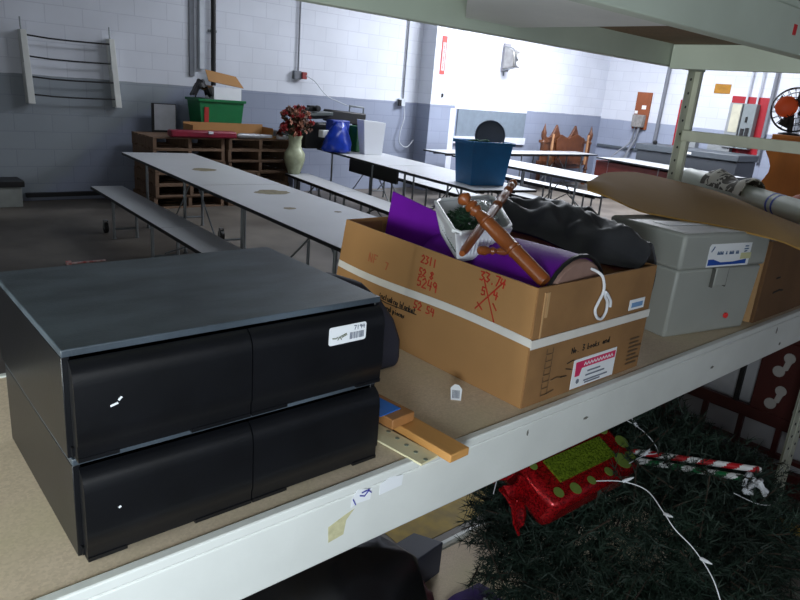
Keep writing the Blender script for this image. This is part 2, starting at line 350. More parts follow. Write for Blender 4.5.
def beam(y, ytop, z0, z1, x0, x1, face, parent, m):
    # a step beam: tall face, small inward ledge
    b = MB(); d = .04*face
    y2 = y + d
    b.box(x0, x1, min(y, y2), max(y, y2), z0, z1-.018)
    y3 = y + d*.45
    b.box(x0, x1, min(y, y3), max(y, y3), z1-.018, z1)
    return link('beam', b, m, parent, bevel=.003)
beam(YF-.003, 0, .905, 1.033, XL, XE-.004, 1, rack, M_white_paint); beam(YB, 0, .905, 1.033, XL, XE-.004, -1, rack, M_white_paint)
beam(YF-.003, 0, 1.822, 1.945, XL, XE-.004, 1, rack, M_green_paint); beam(YB, 0, 1.828, 1.93, XL, XE-.004, -1, rack, M_green_paint)
beam(YF-.003, 0, 0.0, .075, XL, XE-.05, 1, rack, M_white_paint); beam(1.40, 0, 0.0, .078, XL, XE-.05, -1, rack, M_white_paint)
for z0, z1 in ((.905, 1.01), (1.832, 1.93)):
    for x in (XL, 2.56 if z0 > 1.5 else XE-.03): link('end_beam', MB().box(x+.004, x+.030, YF+.045, YB-.045, z0-(.014 if z0 > 1.5 else 0), z1-(.024 if z0 > 1.5 else 0)), M_green_paint if z0 > 1.5 else M_white_paint, rack, bevel=.002)
link('end_brace', MB().box(XE-.032, XE-.008, YF+.0, YB-.004, 1.545, 1.590), M_post, rack, bevel=.003)
link('end_brace', MB().box(XL+.008, XL+.032, YF+.0, YB-.004, 1.562, 1.606), M_post, rack, bevel=.003)
ul = link('underside_sheet', MB().prism([(XL+.03, YF+.05), (1.64, YF+.05), (1.64, YB-.046), (1.42, YB-.046), (1.06, 1.05), (.6, .82), (XL+.03, .82)], (0, 0, 1.862), (1, 0, 0), (0, 1, 0), .006), M_white_paint, rack); ul['label'] = 'pale sheet under the upper deck'
link('cross_channel', MB().box(1.60, 1.64, YF+.05, YB-.045, 1.863, 1.906), M_green_paint, rack, bevel=.003)
link('cross_channel', MB().box(.20, .24, YF+.05, YB-.045, 1.863, 1.906), M_green_paint, rack, bevel=.003)
link('deck', MB().box(XL+.03, XE-.035, YF+.018, YB-.018, 1.016, 1.030), M_board, rack)
link('deck', MB().box(XL+.03, 1.39, YF+.02, YB-.02, 1.908, 1.925), M_green_paint, rack)
dk = link('deck', MB().box(1.392, XE-.035, YF+.02, YB-.02, 1.908, 1.925), M_brownboard, rack); dk['label'] = 'bare brown board underside'
link('deck', MB().box(XL+.03, XE-.08, YF+.04, 1.36, .060, .077), M_board, rack)
# worn label residue and a torn sticker on the front beam
yfb = YF - .0035
rs = MB()
rs.prism([(0, 0), (.030, .004), (.034, .030), (.050, .046), (.028, .040), (-.002, .030)], (.553, yfb, .940), (1, 0, 0), (0, 0, 1), .0008)
link('sticker_residue', rs, mat('old_tape', (206, 200, 160), .6, var=.2, scale=90), rack)
ts = MB(); ts.prism([(0, 0), (.012, .004), (.04, .002), (.043, .022), (.012, .030), (.002, .018)], (.595, yfb, .990), (1, 0, 0), (0, 0, 1), .001)
ts.prism([(0, 0), (.05, .002), (.052, .022), (.02, .028), (0, .020)], (.655, yfb, .992), (1, 0, 0), (0, 0, 1), .0008)
tsp = link('torn_sticker', ts, M_paper, rack)
link('print', MB().strokes([[(0, 0), (.01, -.004), (.018, .004), (.024, -.002)], [(.004, .004), (.02, .006)], [(-.014, -.002), (-.008, -.014)]], (.611, yfb-.0016, 1.008), (1, 0, 0), (0, 0, 1), .0018), mat('ink_violet', (70, 70, 170), .6), tsp)
link('red_sticker', MB().box(1.905, 1.925, yfb-.001, yfb, 1.865, 1.89), mat('sticker_red', (205, 30, 34), .5), rack)
sm = MB()
for (x, z, w_, h_) in ((1.90, .955, .022, .007), (2.36, .985, .012, .02), (2.42, .93, .016, .01), (1.26, .967, .02, .006), (1.05, .99, .006, .012)):
    sm.prism([(0, 0), (w_*.6, -h_*.3), (w_, h_*.3), (w_*.5, h_), (0, h_*.6)], (x, yfb, z), (1, 0, 0), (0, 0, 1), .0006)
link('scuff', sm, mat('scuff_grey', (120, 118, 110), .8, var=.3, scale=60), rack)

# next bay of shelving beyond the end post
bay = thing('shelving_unit', 'white steel shelving unit continuing past the end posts, holding a long white roll', 'shelving unit', (4.2, 1.1, 0))
beam(YF-.003, 0, .905, 1.033, XE+.03, 5.4, 1, bay, M_white_paint); beam(YB, 0, .905, 1.033, XE+.03, 5.4, -1, bay, M_white_paint)
link('deck', MB().box(XE+.03, 5.4, YF+.018, YB-.018, 1.016, 1.030), M_board, bay)
holed_post(5.44, YF-.006, -1, 1, bay); holed_post(5.44, YB+.006, -1, -1, bay)
holed_post(XE+.012, YF-.006, 1, 1, bay); holed_post(XE+.012, YB+.006, 1, -1, bay)

# ================================================================== BLACK MEDIA CABINETS
def cabinet(z0, label, sticker, dx):
    L_, W_, D_, H_ = .192+dx, .488, .368, .146
    y0 = .803; T = thing('media_cabinet', label, 'media cabinet', (L_+W_/2, y0+D_/2, z0), 'black two-drawer media cabinets in a stack')
    z1 = z0+H_
    b = MB(); t = .010
    b.box(L_, L_+t, y0, y0+D_, z0, z1-t); b.box(L_+W_-t, L_+W_, y0, y0+D_, z0, z1-t)
    b.box(L_+t, L_+W_-t, y0+D_-t, y0+D_, z0, z1-t); b.box(L_+t, L_+W_-t, y0+.004, y0+D_-t, z0+.012, z0+.012+t)
    link('body', b, M_black, T, bevel=.001)
    tp = link('top_panel', MB().box(L_, L_+W_, y0-.002, y0+D_, z1-t, z1), M_dustsheen, T, bevel=.0015); tp['label'] = 'dusty charcoal top panel'
    link('front_rail', MB().box(L_+.004, L_+W_-.004, y0-.006, y0+.004, z0+.004, z0+.016), M_black, T)
    xs = [L_+.006, L_+W_*.5, L_+W_-.001]
    for i in range(2):
        a, c = xs[i]+.001, xs[i+1]-.001
        # curved drawer front: profile in YZ swept along X
        prof = [(-.002, H_-.014), (-.006, H_-.016), (-.013, H_-.022), (-.018, H_-.031), (-.020, H_-.045), (-.021, .045), (-.021, .026), (-.018, .022), (-.018, .004), (-.002, .004)]
        m = MB(); n = len(prof)
        m.add([(a, y0+p, z0+q) for p, q in prof] + [(c, y0+p, z0+q) for p, q in prof],
              [tuple(range(n))[::-1], tuple(range(n, 2*n))] + [(k, (k+1) % n, (k+1) % n+n, k+n) for k in range(n)])
        # foot notch skirts: hanging lip at outer ends only
        d = link('drawer', m, M_black, T, smooth=50)
        link('drawer_lip', MB().box(a, (a+.05 if i == 0 else a+.06), y0-.0195, y0-.004, z0+.0005, z0+.006), M_black, d)
        link('drawer_lip', MB().box((c-.09 if i == 0 else c-.05), c, y0-.0195, y0-.004, z0+.0005, z0+.006), M_black, d)
        if sticker and i == 1:
            s = MB(); sx, sz, sw, sh = .566, z0+.108-.022, .072, .030
            r = .004; pl = []
            for (cx, cz, a0) in ((sw-r, r, -90), (sw-r, sh-r, 0), (r, sh-r, 90), (r, r, 180)):
                for k in range(4): an = math.radians(a0+k*30); pl.append((cx+r*math.cos(an), cz+r*math.sin(an)))
            s.prism(pl, (sx, y0-.0216, sz), (1, 0, 0), (0, 0, 1), .0008)
            st = link('price_sticker', s, M_paper, d); st['label'] = 'white price sticker with a barcode'
            q = MB().strokes(write('7194', .047, .0205, .0065, .02), (sx, y0-.0225, sz), (1, 0, 0), (0, 0, 1), .0009)
            for k in range(11):
                q.strokes([[(.040+k*.0026, .006), (.040+k*.0026, .016)]], (sx, y0-.0225, sz), (1, 0, 0), (0, 0, 1), random.choice((.0006, .0012, .0016)))
            link('barcode', q, M_inkgrey, st)
            q = MB().strokes([[(.006, .012), (.012, .011), (.016, .0125)], [(.016, .008), (.020, .013), (.023, .008)], [(.022, .0135), (.032, .0165)], [(.024, .0115), (.033, .0145)]], (sx, y0-.0225, sz), (1, 0, 0), (0, 0, 1), .0013)
            link('logo_mark', q, mat('ink_olive', (110, 116, 90), .7), st)
    # scratch mark of missing paint on the left drawer
    q = MB().strokes([[(0, 0), (.008, .002)], [(.010, .006), (.013, .009)]] if sticker else [[(0, 0), (.0015, .001)]], (.240+dx, y0-.0217, z0+.070), (1, 0, 0), (0, 0, 1), .0028)
    link('chipped_spot', q, M_paper, T)
    return T
cabinet(1.0305, 'lower black two-drawer media cabinet, resting directly on the shelf board', False, .004)
cabinet(1.1785, 'upper black two-drawer media cabinet with a dusty top and a white barcode sticker', True, 0)

# ================================================================== BIG OPEN CARTON
bx0, bx1, by0, by1, bz0, bz1 = 1.066, 1.527, .772, 1.472, 1.0305, 1.297
B = thing('cardboard_box', 'large open cardboard box banded with white tape, red and black marker on its long side', 'cardboard box', (1.3, 1.12, bz0))
t = .005
def bulged(x, y0, y1, z0, z1, thick, amp, nx=14, nz=8, axis='x'):
    g = []
    for i in range(nz+1):
        row = []
        for j in range(nx+1):
            u = j/nx; v = i/nz; bb = amp*math.sin(PI*u)*(.4+.6*math.sin(PI*min(1, v*1.1)))
            bb += .0015*noise.noise(Vector((u*4, v*4, x)))
            if axis == 'x': bb -= .040*u*v
            row.append((x-bb, y0+(y1-y0)*u, z0+(z1-z0)*v) if axis == 'x' else (y0+(y1-y0)*u, x-bb, z0+(z1-z0)*v))
        g.append(row)
    return MB().sheet(g, thick)
lp = link('side_panel', bulged(bx0, by0, by1, bz0, bz1, t, .010), M_card, B)
fp = link('side_panel', bulged(by0, bx0, bx1, bz0, bz1, t, .002, axis='y'), M_carddark, B)  # front side in darker cardboard, its shade put into the colour
link('side_panel', MB().box(bx1-t, bx1, by0, by1, bz0, bz1), M_card, B)
link('side_panel', MB().hexa([(bx0, by1-t, bz0), (bx1, by1-t, bz0), (bx1, by1, bz0), (bx0, by1, bz0), (bx0+.040, by1-t, bz1), (bx1, by1-t, bz1), (bx1, by1, bz1), (bx0+.040, by1, bz1)]), M_card, B)
link('bottom_panel', MB().box(bx0, bx1, by0, by1, bz0, bz0+t), M_card, B)
link('inner_flap', MB().box(1.115, 1.22, by1-.016, by1-.008, 1.13, 1.29), M_carddark, B)
# worn corner liner strips
link('corner_seam', MB().box(bx0+.022, bx0+.026, by0-.0045, by0-.002, 1.185, 1.285).box(bx0+.030, bx0+.038, by0-.0045, by0-.002, 1.23, 1.285), M_cardedge, B)
# tape band right round the box
def side_x(y, z):  # outer x of the bulged long side
    u = (y-by0)/(by1-by0); v = (z-bz0)/(bz1-bz0)
    return bx0 - (.010*math.sin(PI*u)*(.4+.6*math.sin(PI*min(1, v*1.1)))+.0015*noise.noise(Vector((u*4, v*4, bx0))) - .040*u*v) - t/2
g = [[(side_x(by0+(by1-by0)*k/14, z)-.0008, by0-.004+(by1-by0+.004)*k/14, z+.006*math.sin(k*.4)) for k in range(15)] for z in (1.170, 1.188)]
tp = MB().sheet(g, .0012)
tp.box(bx0-.004, bx1+.001, by0-.0066, by0-.0048, 1.166, 1.186)
tp.box(bx1, bx1+.001, by0, by1, 1.168, 1.186).box(bx0+.024, bx1, by1, by1+.001, 1.168, 1.186)
link('tape_band', tp, M_tape, B)
# marker writing on the long side (reads along -Y)
def on_side(lines, y, z, wd, m, name, s=1, slope=0):
    mb = MB()
    for ln in lines:
        P = []
        for a, b in ln:
            yy = y - a*s; zz = z + b*s + a*s*slope; P.append(Vector((side_x(yy, zz)-.0003, yy, zz)))
        for i in range(len(P)-1):
            d = P[i+1]-P[i]
            if d.length < 1e-5: continue
            d.normalize(); n = Vector((-1, 0, 0)); p = d.cross(n).normalized()*wd/2; a_, b_ = P[i]-d*wd*.3, P[i+1]+d*wd*.3; q = n*.0009
            mb.add([a_-p, b_-p, b_+p, a_+p, a_-p+q, b_-p+q, b_+p+q, a_+p+q], [(3, 2, 1, 0), (4, 5, 6, 7), (0, 1, 5, 4), (1, 2, 6, 5), (2, 3, 7, 6), (3, 0, 4, 7)])
    return link(name, mb, m, lp)
on_side(write('NF', 0, 0, .022, .04, 1.0) + write('7', .075, -.004, .018, .04), 1.335, 1.214, .0025, mat('ink_red_faint', (176, 92, 56), .8), 'marker_number')
on_side(write('2311', 0, .0, .018, .05, .8) + write('52 8', 0, -.030, .017, .05, .8) + write('5249', 0, -.056, .022, .05, .85), 1.128, 1.262, .0030, M_redink, 'marker_number')
on_side(write('52 54', 0, 0, .018, .05, .85), 1.125, 1.150, .0028, M_redink, 'marker_number')
on_side(write('33.74', 0, 0, .020, .05, .75) + write('5 4', .01, -.030, .018, .05, 1.0) + [[(0, -.065), (.07, .015)], [(.012, .004), (.062, -.085)], [(.004, -.05), (.02, -.062)], [(.048, -.04), (.06, -.052)]], .930, 1.272, .0030, M_redink, 'marker_number')
on_side(write('including blanket', 0, 0, .014, .05, .62) + write('and pieces', .03, -.024, .013, .05, .62) + [[(0, -.004), (.03, -.006), (.15, .0)]], 1.262, 1.136, .0022, M_ink, 'marker_note')
# marker scrawl, stickers on the short front side
yF = by0 - .0055
link('marker_note', MB().strokes(write('No. 3 books and', .0, 0, .013, .05, .78) + [[(-.01, -.022), (.012, -.018), (.03, -.024)], [(-.012, -.034), (.01, -.040)], [(-.03, -.05), (-.006, -.052)]], (1.215, yF, 1.128), (1, 0, 0), (0, 0, 1), .0022), M_ink, fp)
pr = MB()
for k in range(7): pr.strokes([[(0, k*.016), (.022, k*.016)], [(0, k*.016), (0, k*.016+.012)], [(.022, k*.016), (.022, k*.016+.012)]], (1.122, yF, 1.048), (1, 0, 0), (0, 0, 1), .0014)
pr.strokes([[(.03, .03), (.05, .033), (.07, .028)], [(.02, .0), (.045, .004)]], (1.122, yF, 1.048), (1, 0, 0), (0, 0, 1), .002)
link('box_printing', pr, mat('faded_print', (96, 74, 52), .85), fp)
pr = MB()
for k in range(7): pr.strokes([[(0, k*.011), (.045+.01*math.sin(k*2), k*.011)]], (1.462, yF, 1.050), (1, 0, 0), (0, 0, 1), .004)
link('box_printing', pr, MATS['faded_print'], fp)
lb = link('shipping_label', MB().box(1.232, 1.405, yF-.0008, yF+.0005, 1.014+.022, 1.108), M_paper, fp); lb['label'] = 'white label with a pink heading'
link('label_heading', MB().prism([(.030, .046), (.165, .046), (.165, .064), (.030, .064)], (1.236, yF-.0012, 1.037), (1, 0, 0), (0, 0, 1), .0006).prism([(0.006, .028), (.024, .028), (.030, .046), (.030, .064), (.004, .064)], (1.236, yF-.0012, 1.037), (1, 0, 0), (0, 0, 1), .0006), M_pink, lb)
link('label_heading_text', MB().strokes([[(.036+k*.012, .052), (.040+k*.012, .059), (.045+k*.012, .052)] for k in range(10)], (1.236, yF-.002, 1.037), (1, 0, 0), (0, 0, 1), .002), M_paper, lb)
pr = MB()
for a, b, c in ((.055, .105, .034), (.05, .125, .024), (.045, .14, .012), (.05, .11, .006)): pr.strokes([[(a, c), (b, c)]], (1.236, yF-.0016, 1.037), (1, 0, 0), (0, 0, 1), .0035)
pr.cyl((1.256, yF-.0016, 1.052), (1.256, yF-.0006, 1.052), .006)
link('label_text', pr, M_inkgrey, lb)
sb = link('sticker', MB().box(1.425, 1.492, yF-.0008, yF+.0005, 1.196, 1.222), M_paper, fp); sb['label'] = 'small white sticker with blue print'
link('sticker_print', MB().box(1.434, 1.484, yF-.0014, yF-.0007, 1.202, 1.214), mat('print_lightblue', (120, 160, 205), .6), sb)

# ---- contents of the carton (things resting in it)
fill = 1.245
pf = thing('purple_folder', 'stiff purple folder standing open at the back left inside the large open cardboard box', 'folder', (1.25, 1.2, 1.2))
link('back_cover', MB().hexa([(1.205, 1.44, 1.15), (1.205, .98, 1.15), (1.211, .98, 1.15), (1.211, 1.44, 1.15), (1.240, 1.445, 1.376), (1.240, .98, 1.312), (1.246, .98, 1.312), (1.246, 1.445, 1.376)]), M_purple, pf, bevel=.002)
link('front_cover', MB().hexa([(1.10, 1.40, 1.225), (1.10, .96, 1.235), (1.20, .96, 1.255), (1.20, 1.42, 1.245), (1.10, 1.40, 1.229), (1.10, .96, 1.239), (1.20, .96, 1.259), (1.20, 1.42, 1.249)]), M_purple, pf)
link('inner_sheet', MB().hexa([(1.255, 1.30, 1.20), (1.255, .98, 1.22), (1.50, .98, 1.25), (1.50, 1.30, 1.25), (1.255, 1.30, 1.204), (1.255, .98, 1.224), (1.50, .98, 1.254), (1.50, 1.30, 1.254)]), M_purple, pf)
# round stool-like drum with a tan end, lying in the near end of the box
Dm = thing('purple_drum', 'purple round cushion with a tan end and black piping, in the large open box', 'cushion', (1.26, .95, 1.2))
ax = Vector((.06, 1, -.01)).normalized(); c0 = Vector((1.222, .790, 1.214))
def arcpts(r, off, n=28): 
    a = Vector((1, .08, 0)).normalized(); b = a.cross(ax)*-1
    if b.z < 0: b = -b
    return [c0 + ax*off + (a*math.cos(2*PI*k/n) + b*math.sin(2*PI*k/n)*.95)*r for k in range(n)]
R_ = .138
def ringmesh(spec):
    m = MB(); n = 28; vs = []; fs = []
    for off, r in spec: vs += arcpts(r, off, n)
    for i in range(len(spec)-1):
        for k in range(n): fs.append((i*n+k, i*n+(k+1) % n, (i+1)*n+(k+1) % n, (i+1)*n+k))
    fs.append(tuple(range(n))); fs.append(tuple(range((len(spec)-1)*n, len(spec)*n)))
    return m.add(vs, fs)
link('cover', ringmesh([(.002, R_-.002), (.05, R_), (.20, R_-.004), (.38, R_-.02), (.45, R_-.045)]), M_purple, Dm)
e_ = link('end_disc', ringmesh([(-.008, R_-.012), (-.004, R_-.008), (.004, R_-.006)]), M_tan, Dm); e_['label'] = 'tan end disc'
pp = arcpts(R_, 0, 28); link('piping', MB().tube(pp+[pp[0]], .005, 6), M_blackrub, Dm)
# white basket with greenery
K = thing('plastic_basket', 'white ribbed plastic basket tilted on top of the open cardboard box', 'basket', (1.14, 1.08, 1.29))
rim = [Vector(p) for p in ((1.19, 1.22, 1.39), (1.43, 1.235, 1.39), (1.235, .995, 1.362), (1.045, .995, 1.362))]
bot = [Vector(p) for p in ((1.20, 1.19, 1.305), (1.38, 1.20, 1.305), (1.215, 1.015, 1.292), (1.085, 1.018, 1.292))]
m = MB(); seg = 13
def lerp(a, b, u): return a + (b-a)*u
outer = []; inner = []
ctr = sum(rim, Vector())/4
for e in range(4):
    a, b, c, d = rim[e], rim[(e+1) % 4], bot[e], bot[(e+1) % 4]
    g = []
    for i in range(9):
        v = i/8; row = []
        for j in range(seg*2+1):
            u = j/(seg*2); p = lerp(lerp(c, d, u), lerp(a, b, u), v)
            out = (p-Vector((ctr.x, ctr.y, p.z))).normalized()
            rib = (.0028 if j % 2 else -.0012) if 0 < i < 7 and 0 < j < seg*2 else 0
            row.append(p + out*rib)
        g.append(row)
    m.sheet(g, .003)
m.add(bot + [p-Vector((0, 0, .003)) for p in bot], [(0, 1, 2, 3), (7, 6, 5, 4), (0, 1, 5, 4), (1, 2, 6, 5), (2, 3, 7, 6), (3, 0, 4, 7)])
link('basket_body', m, M_whiteplastic, K)
rr = []
for e in range(4):
    for k in range(6): rr.append(lerp(rim[e], rim[(e+1) % 4], (k+.5)/6))
link('rim', MB().tube(rr+[rr[0]], .0055, 8), M_whiteplastic, K)
# greenery inside
gm = MB()
M_leaf = mat('plastic_leaf', (36, 84, 54), .5, var=.4, scale=20)
def inb(u, v, h): return lerp(lerp(rim[0], rim[1], u), lerp(rim[3], rim[2], u), v) + Vector((0, 0, h))
for k in range(900):
    u, v = random.uniform(.1, .72), random.uniform(.10, .9); c = inb(u, v, -.042 + .040*math.sin(PI*u)*math.sin(PI*v) + random.uniform(-.015, .006))
    d = Vector((random.gauss(0, 1), random.gauss(0, 1), random.gauss(.3, .6))).normalized()*random.uniform(.008, .020); s_ = d.orthogonal().normalized()*.0026
    gm.add([c-s_, c+s_, c+d+s_*.3, c+d*.5+s_*1.4, c+d-s_*.3], [(0, 1, 3, 2, 4)])
gm.add([inb(.06, .08, -.05), inb(.75, .08, -.05), inb(.75, .92, -.05), inb(.06, .92, -.05)], [(0, 1, 2, 3)])
tag(link('artificial_greenery', gm, M_leaf), 'bunch of dark green artificial leaves filling the white basket', 'artificial plant')['kind'] = 'stuff'
# clear wrap round some of it
cw = bpy.data.materials.new('clear_film'); cw.use_nodes = True; b_ = cw.node_tree.nodes['Principled BSDF']
b_.inputs['Base Color'].default_value = (.8, .9, .92, 1); b_.inputs['Roughness'].default_value = .15; b_.inputs['Alpha'].default_value = .28
g = []
for i in range(13):
    row = []
    for j in range(13):
        u, v = .40 + .52*i/12, .08 + .55*j/12; p = inb(u, v, -.01 + .028*math.sin(PI*i/12)*math.sin(PI*j/12))
        p.z += .010*noise.noise(Vector((i*.6, j*.6, 3))); row.append(p)
    g.append(row)
tag(link('plastic_wrap', MB().sheet(g, .0006), cw), 'crumpled clear plastic wrap over the right side of the white basket', 'plastic wrap')
# turned spindles
def spindle(p0, p1, r, prof, name, label, cat='wooden spindle'):
    p0, p1 = Vector(p0), Vector(p1); L_ = (p1-p0).length
    tag(link(name, MB().lathe([(h*L_, q*r) for h, q in prof], p0, (p1-p0), 18), M_wood), label, cat)
PF = [(0, .2), (.01, .75), (.035, 1.0), (.065, .8), (.085, .45), (.10, .45), (.115, .85), (.135, .95), (.15, .6), (.165, .55), (.18, .9), (.20, .8), (.215, .6), (.26, .8), (.30, .9), (.31, .98), (.32, .85), (.335, 1.0), (.35, .9), (.50, 1.0), (.62, .95), (.63, 1.05), (.645, .9), (.66, 1.05), (.675, .95), (.98, .92), (1, .8)]
spindle((1.086, 1.030, 1.438), (1.104, .785, 1.302), .0165, PF, 'wooden_spindle', 'thickest turned wooden spindle, round knob over the white basket, foot on the box corner')
spindle((1.42, 1.160, 1.440), (.975, .905, 1.345), .0125, [(0, .3), (.01, .9), (.03, .95), (.045, .6), (.06, .9), (.09, .8), (.12, .55), (.14, .95), (.16, .6), (.20, .85), (.30, .95), (.36, .6), (.38, 1), (.40, .6), (.44, .9), (.7, .85), (.95, .75), (1, .5)], 'wooden_spindle', 'thin turned wooden spindle with a pale tip, crossing behind the thick spindle')
spindle((1.095, .972, 1.326), (1.237, .908, 1.322), .0105, [(0, .3), (.03, .9), (.12, 1.05), (.2, .6), (.24, .9), (.3, .5), (.36, .8), (.44, .9), (.5, .6), (.6, .65), (.7, .5), (.74, .9), (.8, .6), (.88, 1.0), (.97, .9), (1, .4)], 'wooden_spindle', 'short glossy turned spindle lying level beneath the two crossed spindles')
# white cord hanging over the front
cp = [(1.24, .83, 1.305), (1.262, .80, 1.313), (1.275, .768, 1.305), (1.288, .7625, 1.285), (1.293, .7625, 1.262), (1.280, .762, 1.240), (1.272, .762, 1.222), (1.285, .762, 1.203), (1.305, .762, 1.197), (1.318, .762, 1.212), (1.316, .762, 1.235), (1.303, .762, 1.250), (1.297, .759, 1.262), (1.312, .759, 1.250), (1.326, .760, 1.236), (1.330, .761, 1.222)]
def smooth_pts(pts, n=5):
    P = [Vector(p) for p in pts]; out = []
    for i in range(len(P)-1):
        a, b, c, d = P[max(i-1, 0)], P[i], P[i+1], P[min(i+2, len(P)-1)]
        for k in range(n):
            t_ = k/n; out.append(.5*((2*b) + (-a+c)*t_ + (2*a-5*b+4*c-d)*t_*t_ + (-a+3*b-3*c+d)*t_**3))
    out.append(P[-1]); return out
tag(link('cord', MB().tube(smooth_pts(cp), .0033, 7), M_whiteplastic), 'white cord looped over the front edge of the large open cardboard box', 'cord')

# dark jacket heaped over the far rim of the box
g = []
NX, NY = 34, 40
for i in range(NX+1):
    row = []
    for j in range(NY+1):
        u, v = i/NX, j/NY
        y = .80 + .68*v + .02*noise.noise(Vector((u*3, v*2, 9)))
        x = 1.50 + (.08 + .22*min(1, v*1.6))*u + .03*math.sin(v*5)*min(1, u*3)
        hump = 1.312 + .060*math.sin(PI*min(1, u*1.25))**.8*(.35+.65*math.sin(PI*min(1, max(0, v*1.05))))
        z = hump + .020*noise.noise(Vector((u*5+2, v*9, 1))) + .010*noise.noise(Vector((u*11, v*20, 4))) + .016*(1-abs(noise.noise(Vector((u*3.5+v*2, v*7-u*3, 7))))*2.2)*min(1, u*4) - .006
        if u > .62: z -= (u-.62)*.25
        if u < .14: z = 1.3 + (z-1.3)*(u/.14) - .03*(1-u/.14)*(.6+.4*math.sin(v*9))
        row.append((x, y, max(z, 1.05)))
    g.append(row)
tag(link('jacket', MB().sheet(g, .006), M_darkcloth, smooth=70), 'charcoal jacket heaped over the far rim of the open cardboard box', 'jacket')

# ================================================================== GREY FILE BOX
rzf = math.radians(-12)
Fb = thing('file_box', 'grey plastic file storage box with a blue and white label under its lid edge', 'file box', (1.790, .838, 1.0305), rz=rzf)
m = MB(); Wf, Df, Hf = .378, .27, .205
m.hexa([(.008, .008, 0), (Wf-.010, .008, 0), (Wf-.010, Df-.008, 0), (.008, Df-.008, 0), (0, 0, Hf), (Wf, 0, Hf), (Wf, Df, Hf), (0, Df, Hf)])
link('body', m, M_filegrey, Fb, bevel=.008)
ld = link('lid', MB().box(-.006, Wf+.006, -.006, Df+.006, Hf+.001, Hf+.105), M_filegrey, Fb, bevel=.010)
link('latch', MB().box(.150, .205, -.013, -.002, Hf-.052, Hf+.004), M_filegrey, Fb, bevel=.003)
link('latch_groove', MB().box(.146, .150, -.010, -.001, Hf-.056, Hf).box(.205, .209, -.010, -.001, Hf-.056, Hf), mat('groove_grey', (92, 92, 88), .6), Fb)
link('handle_recess', MB().box(.05, .22, .10, .16, Hf+.1045, Hf+.1065), mat('clear_grey', (190, 194, 196), .3), ld)
l_ = link('label', MB().prism([(0, 0), (.190, 0), (.190, .068), (.006, .068), (0, .060)], (.105, -.0066, Hf+.006), (1, 0, 0), (0, 0, 1), .0006), M_paper, ld); l_['label'] = 'blue and white product label'
bl = MB().prism([(.004, .005), (.176, .005), (.176, .019), (.115, .013), (.06, .013), (.025, .023), (.004, .023)], (.105, -.0074, Hf+.006), (1, 0, 0), (0, 0, 1), .0005)
link('label_band', bl, M_blueink, l_)
tx = MB()
for a, b in ((.038, .070), (.076, .084), (.092, .118), (.122, .142)):
    n_ = int((b-a)/.007)
    tx.strokes([[(a+k*.007, .037), (a+k*.007+.002, .045), (a+k*.007+.004, .037)] for k in range(max(1, n_))], (.105, -.0074, Hf+.006), (1, 0, 0), (0, 0, 1), .0028)
tx.strokes([[(.010, .046), (.020, .060), (.016, .052)], [(.158, .050), (.176, .050)], [(.160, .058), (.174, .058)], [(.160, .042), (.170, .044)]], (.105, -.0074, Hf+.006), (1, 0, 0), (0, 0, 1), .0035)
link('label_text', tx, mat('ink_slate', (70, 100, 140), .6), l_)
link('price_strip', MB().box(.250, .298, -.0086, -.0076, Hf+.026, Hf+.044), mat('pale_yellow', (206, 204, 160), .6), l_)
rd = link('round_sticker', MB().cyl((.262, -.0012, .050), (.262, .004, .050), .0085, n=18), mat('neon_red', (240, 60, 60), .5, var=.1, scale=300), Fb); rd['label'] = 'round neon red sticker'

# brown carton beyond file box
C2 = thing('cardboard_box', 'dark brown cardboard box to the right of the grey file box', 'cardboard box', (2.5, .98, 1.0305))
link('carton_body', MB().box(2.225, 2.76, .765, 1.20, 1.0305, 1.300), mat('dark_cardboard', (110, 78, 48), .85, var=.25, scale=6), C2, bevel=.003)
link('corner_flap', MB().box(2.207, 2.212, .772, .80, 1.035, 1.298).box(2.207, 2.212, .86, .90, 1.035, 1.298), M_cardedge, C2)
link('printing', MB().strokes([[(0, 0), (.05, .004), (.08, 0)], [(.0, .05), (.03, .05)]], (2.33, .7645, 1.12), (1, 0, 0), (0, 0, 1), .006), M_ink, C2)

# kraft sheet lying across the boxes
lo = [(1.825, 1.195, 1.402), (1.86, 1.13, 1.385), (1.94, 1.04, 1.353), (2.03, .88, 1.342), (2.04, .72, 1.338), (1.96, .60, 1.335), (1.90, .48, 1.325)]
hi = [(1.90, 1.25, 1.412), (2.24, 1.40, 1.418), (2.52, 1.455, 1.412), (2.60, 1.34, 1.40), (2.58, 1.17, 1.388), (2.50, 1.01, 1.378), (2.37, .83, 1.360), (2.25, .62, 1.34)]
lo_s = smooth_pts(lo, 4); hi_s = smooth_pts(hi, 4)
n_ = 24
def resamp(P, n):
    d = [0]
    for i in range(1, len(P)): d.append(d[-1]+(P[i]-P[i-1]).length)
    out = []
    for k in range(n+1):
        s_ = d[-1]*k/n; i = 1
        while i < len(P)-1 and d[i] < s_: i += 1
        u = (s_-d[i-1])/max(1e-9, d[i]-d[i-1]); out.append(P[i-1].lerp(P[i], u))
    return out
A_, H_ = resamp(lo_s, n_), resamp(hi_s, n_)
g = []
for k in range(n_+1):
    row = []
    for j in range(9):
        u = j/8; p = A_[k].lerp(H_[k], u); p.z += .012*math.sin(PI*u) + .004*noise.noise(Vector((k*.3, u*2, 0)))
        row.append(p)
    g.append(row)
tag(link('kraft_sheet', MB().sheet(g, .005), M_kraft, smooth=60), 'large sheet of brown kraft board lying across the file box and the boxes beside it', 'cardboard sheet')

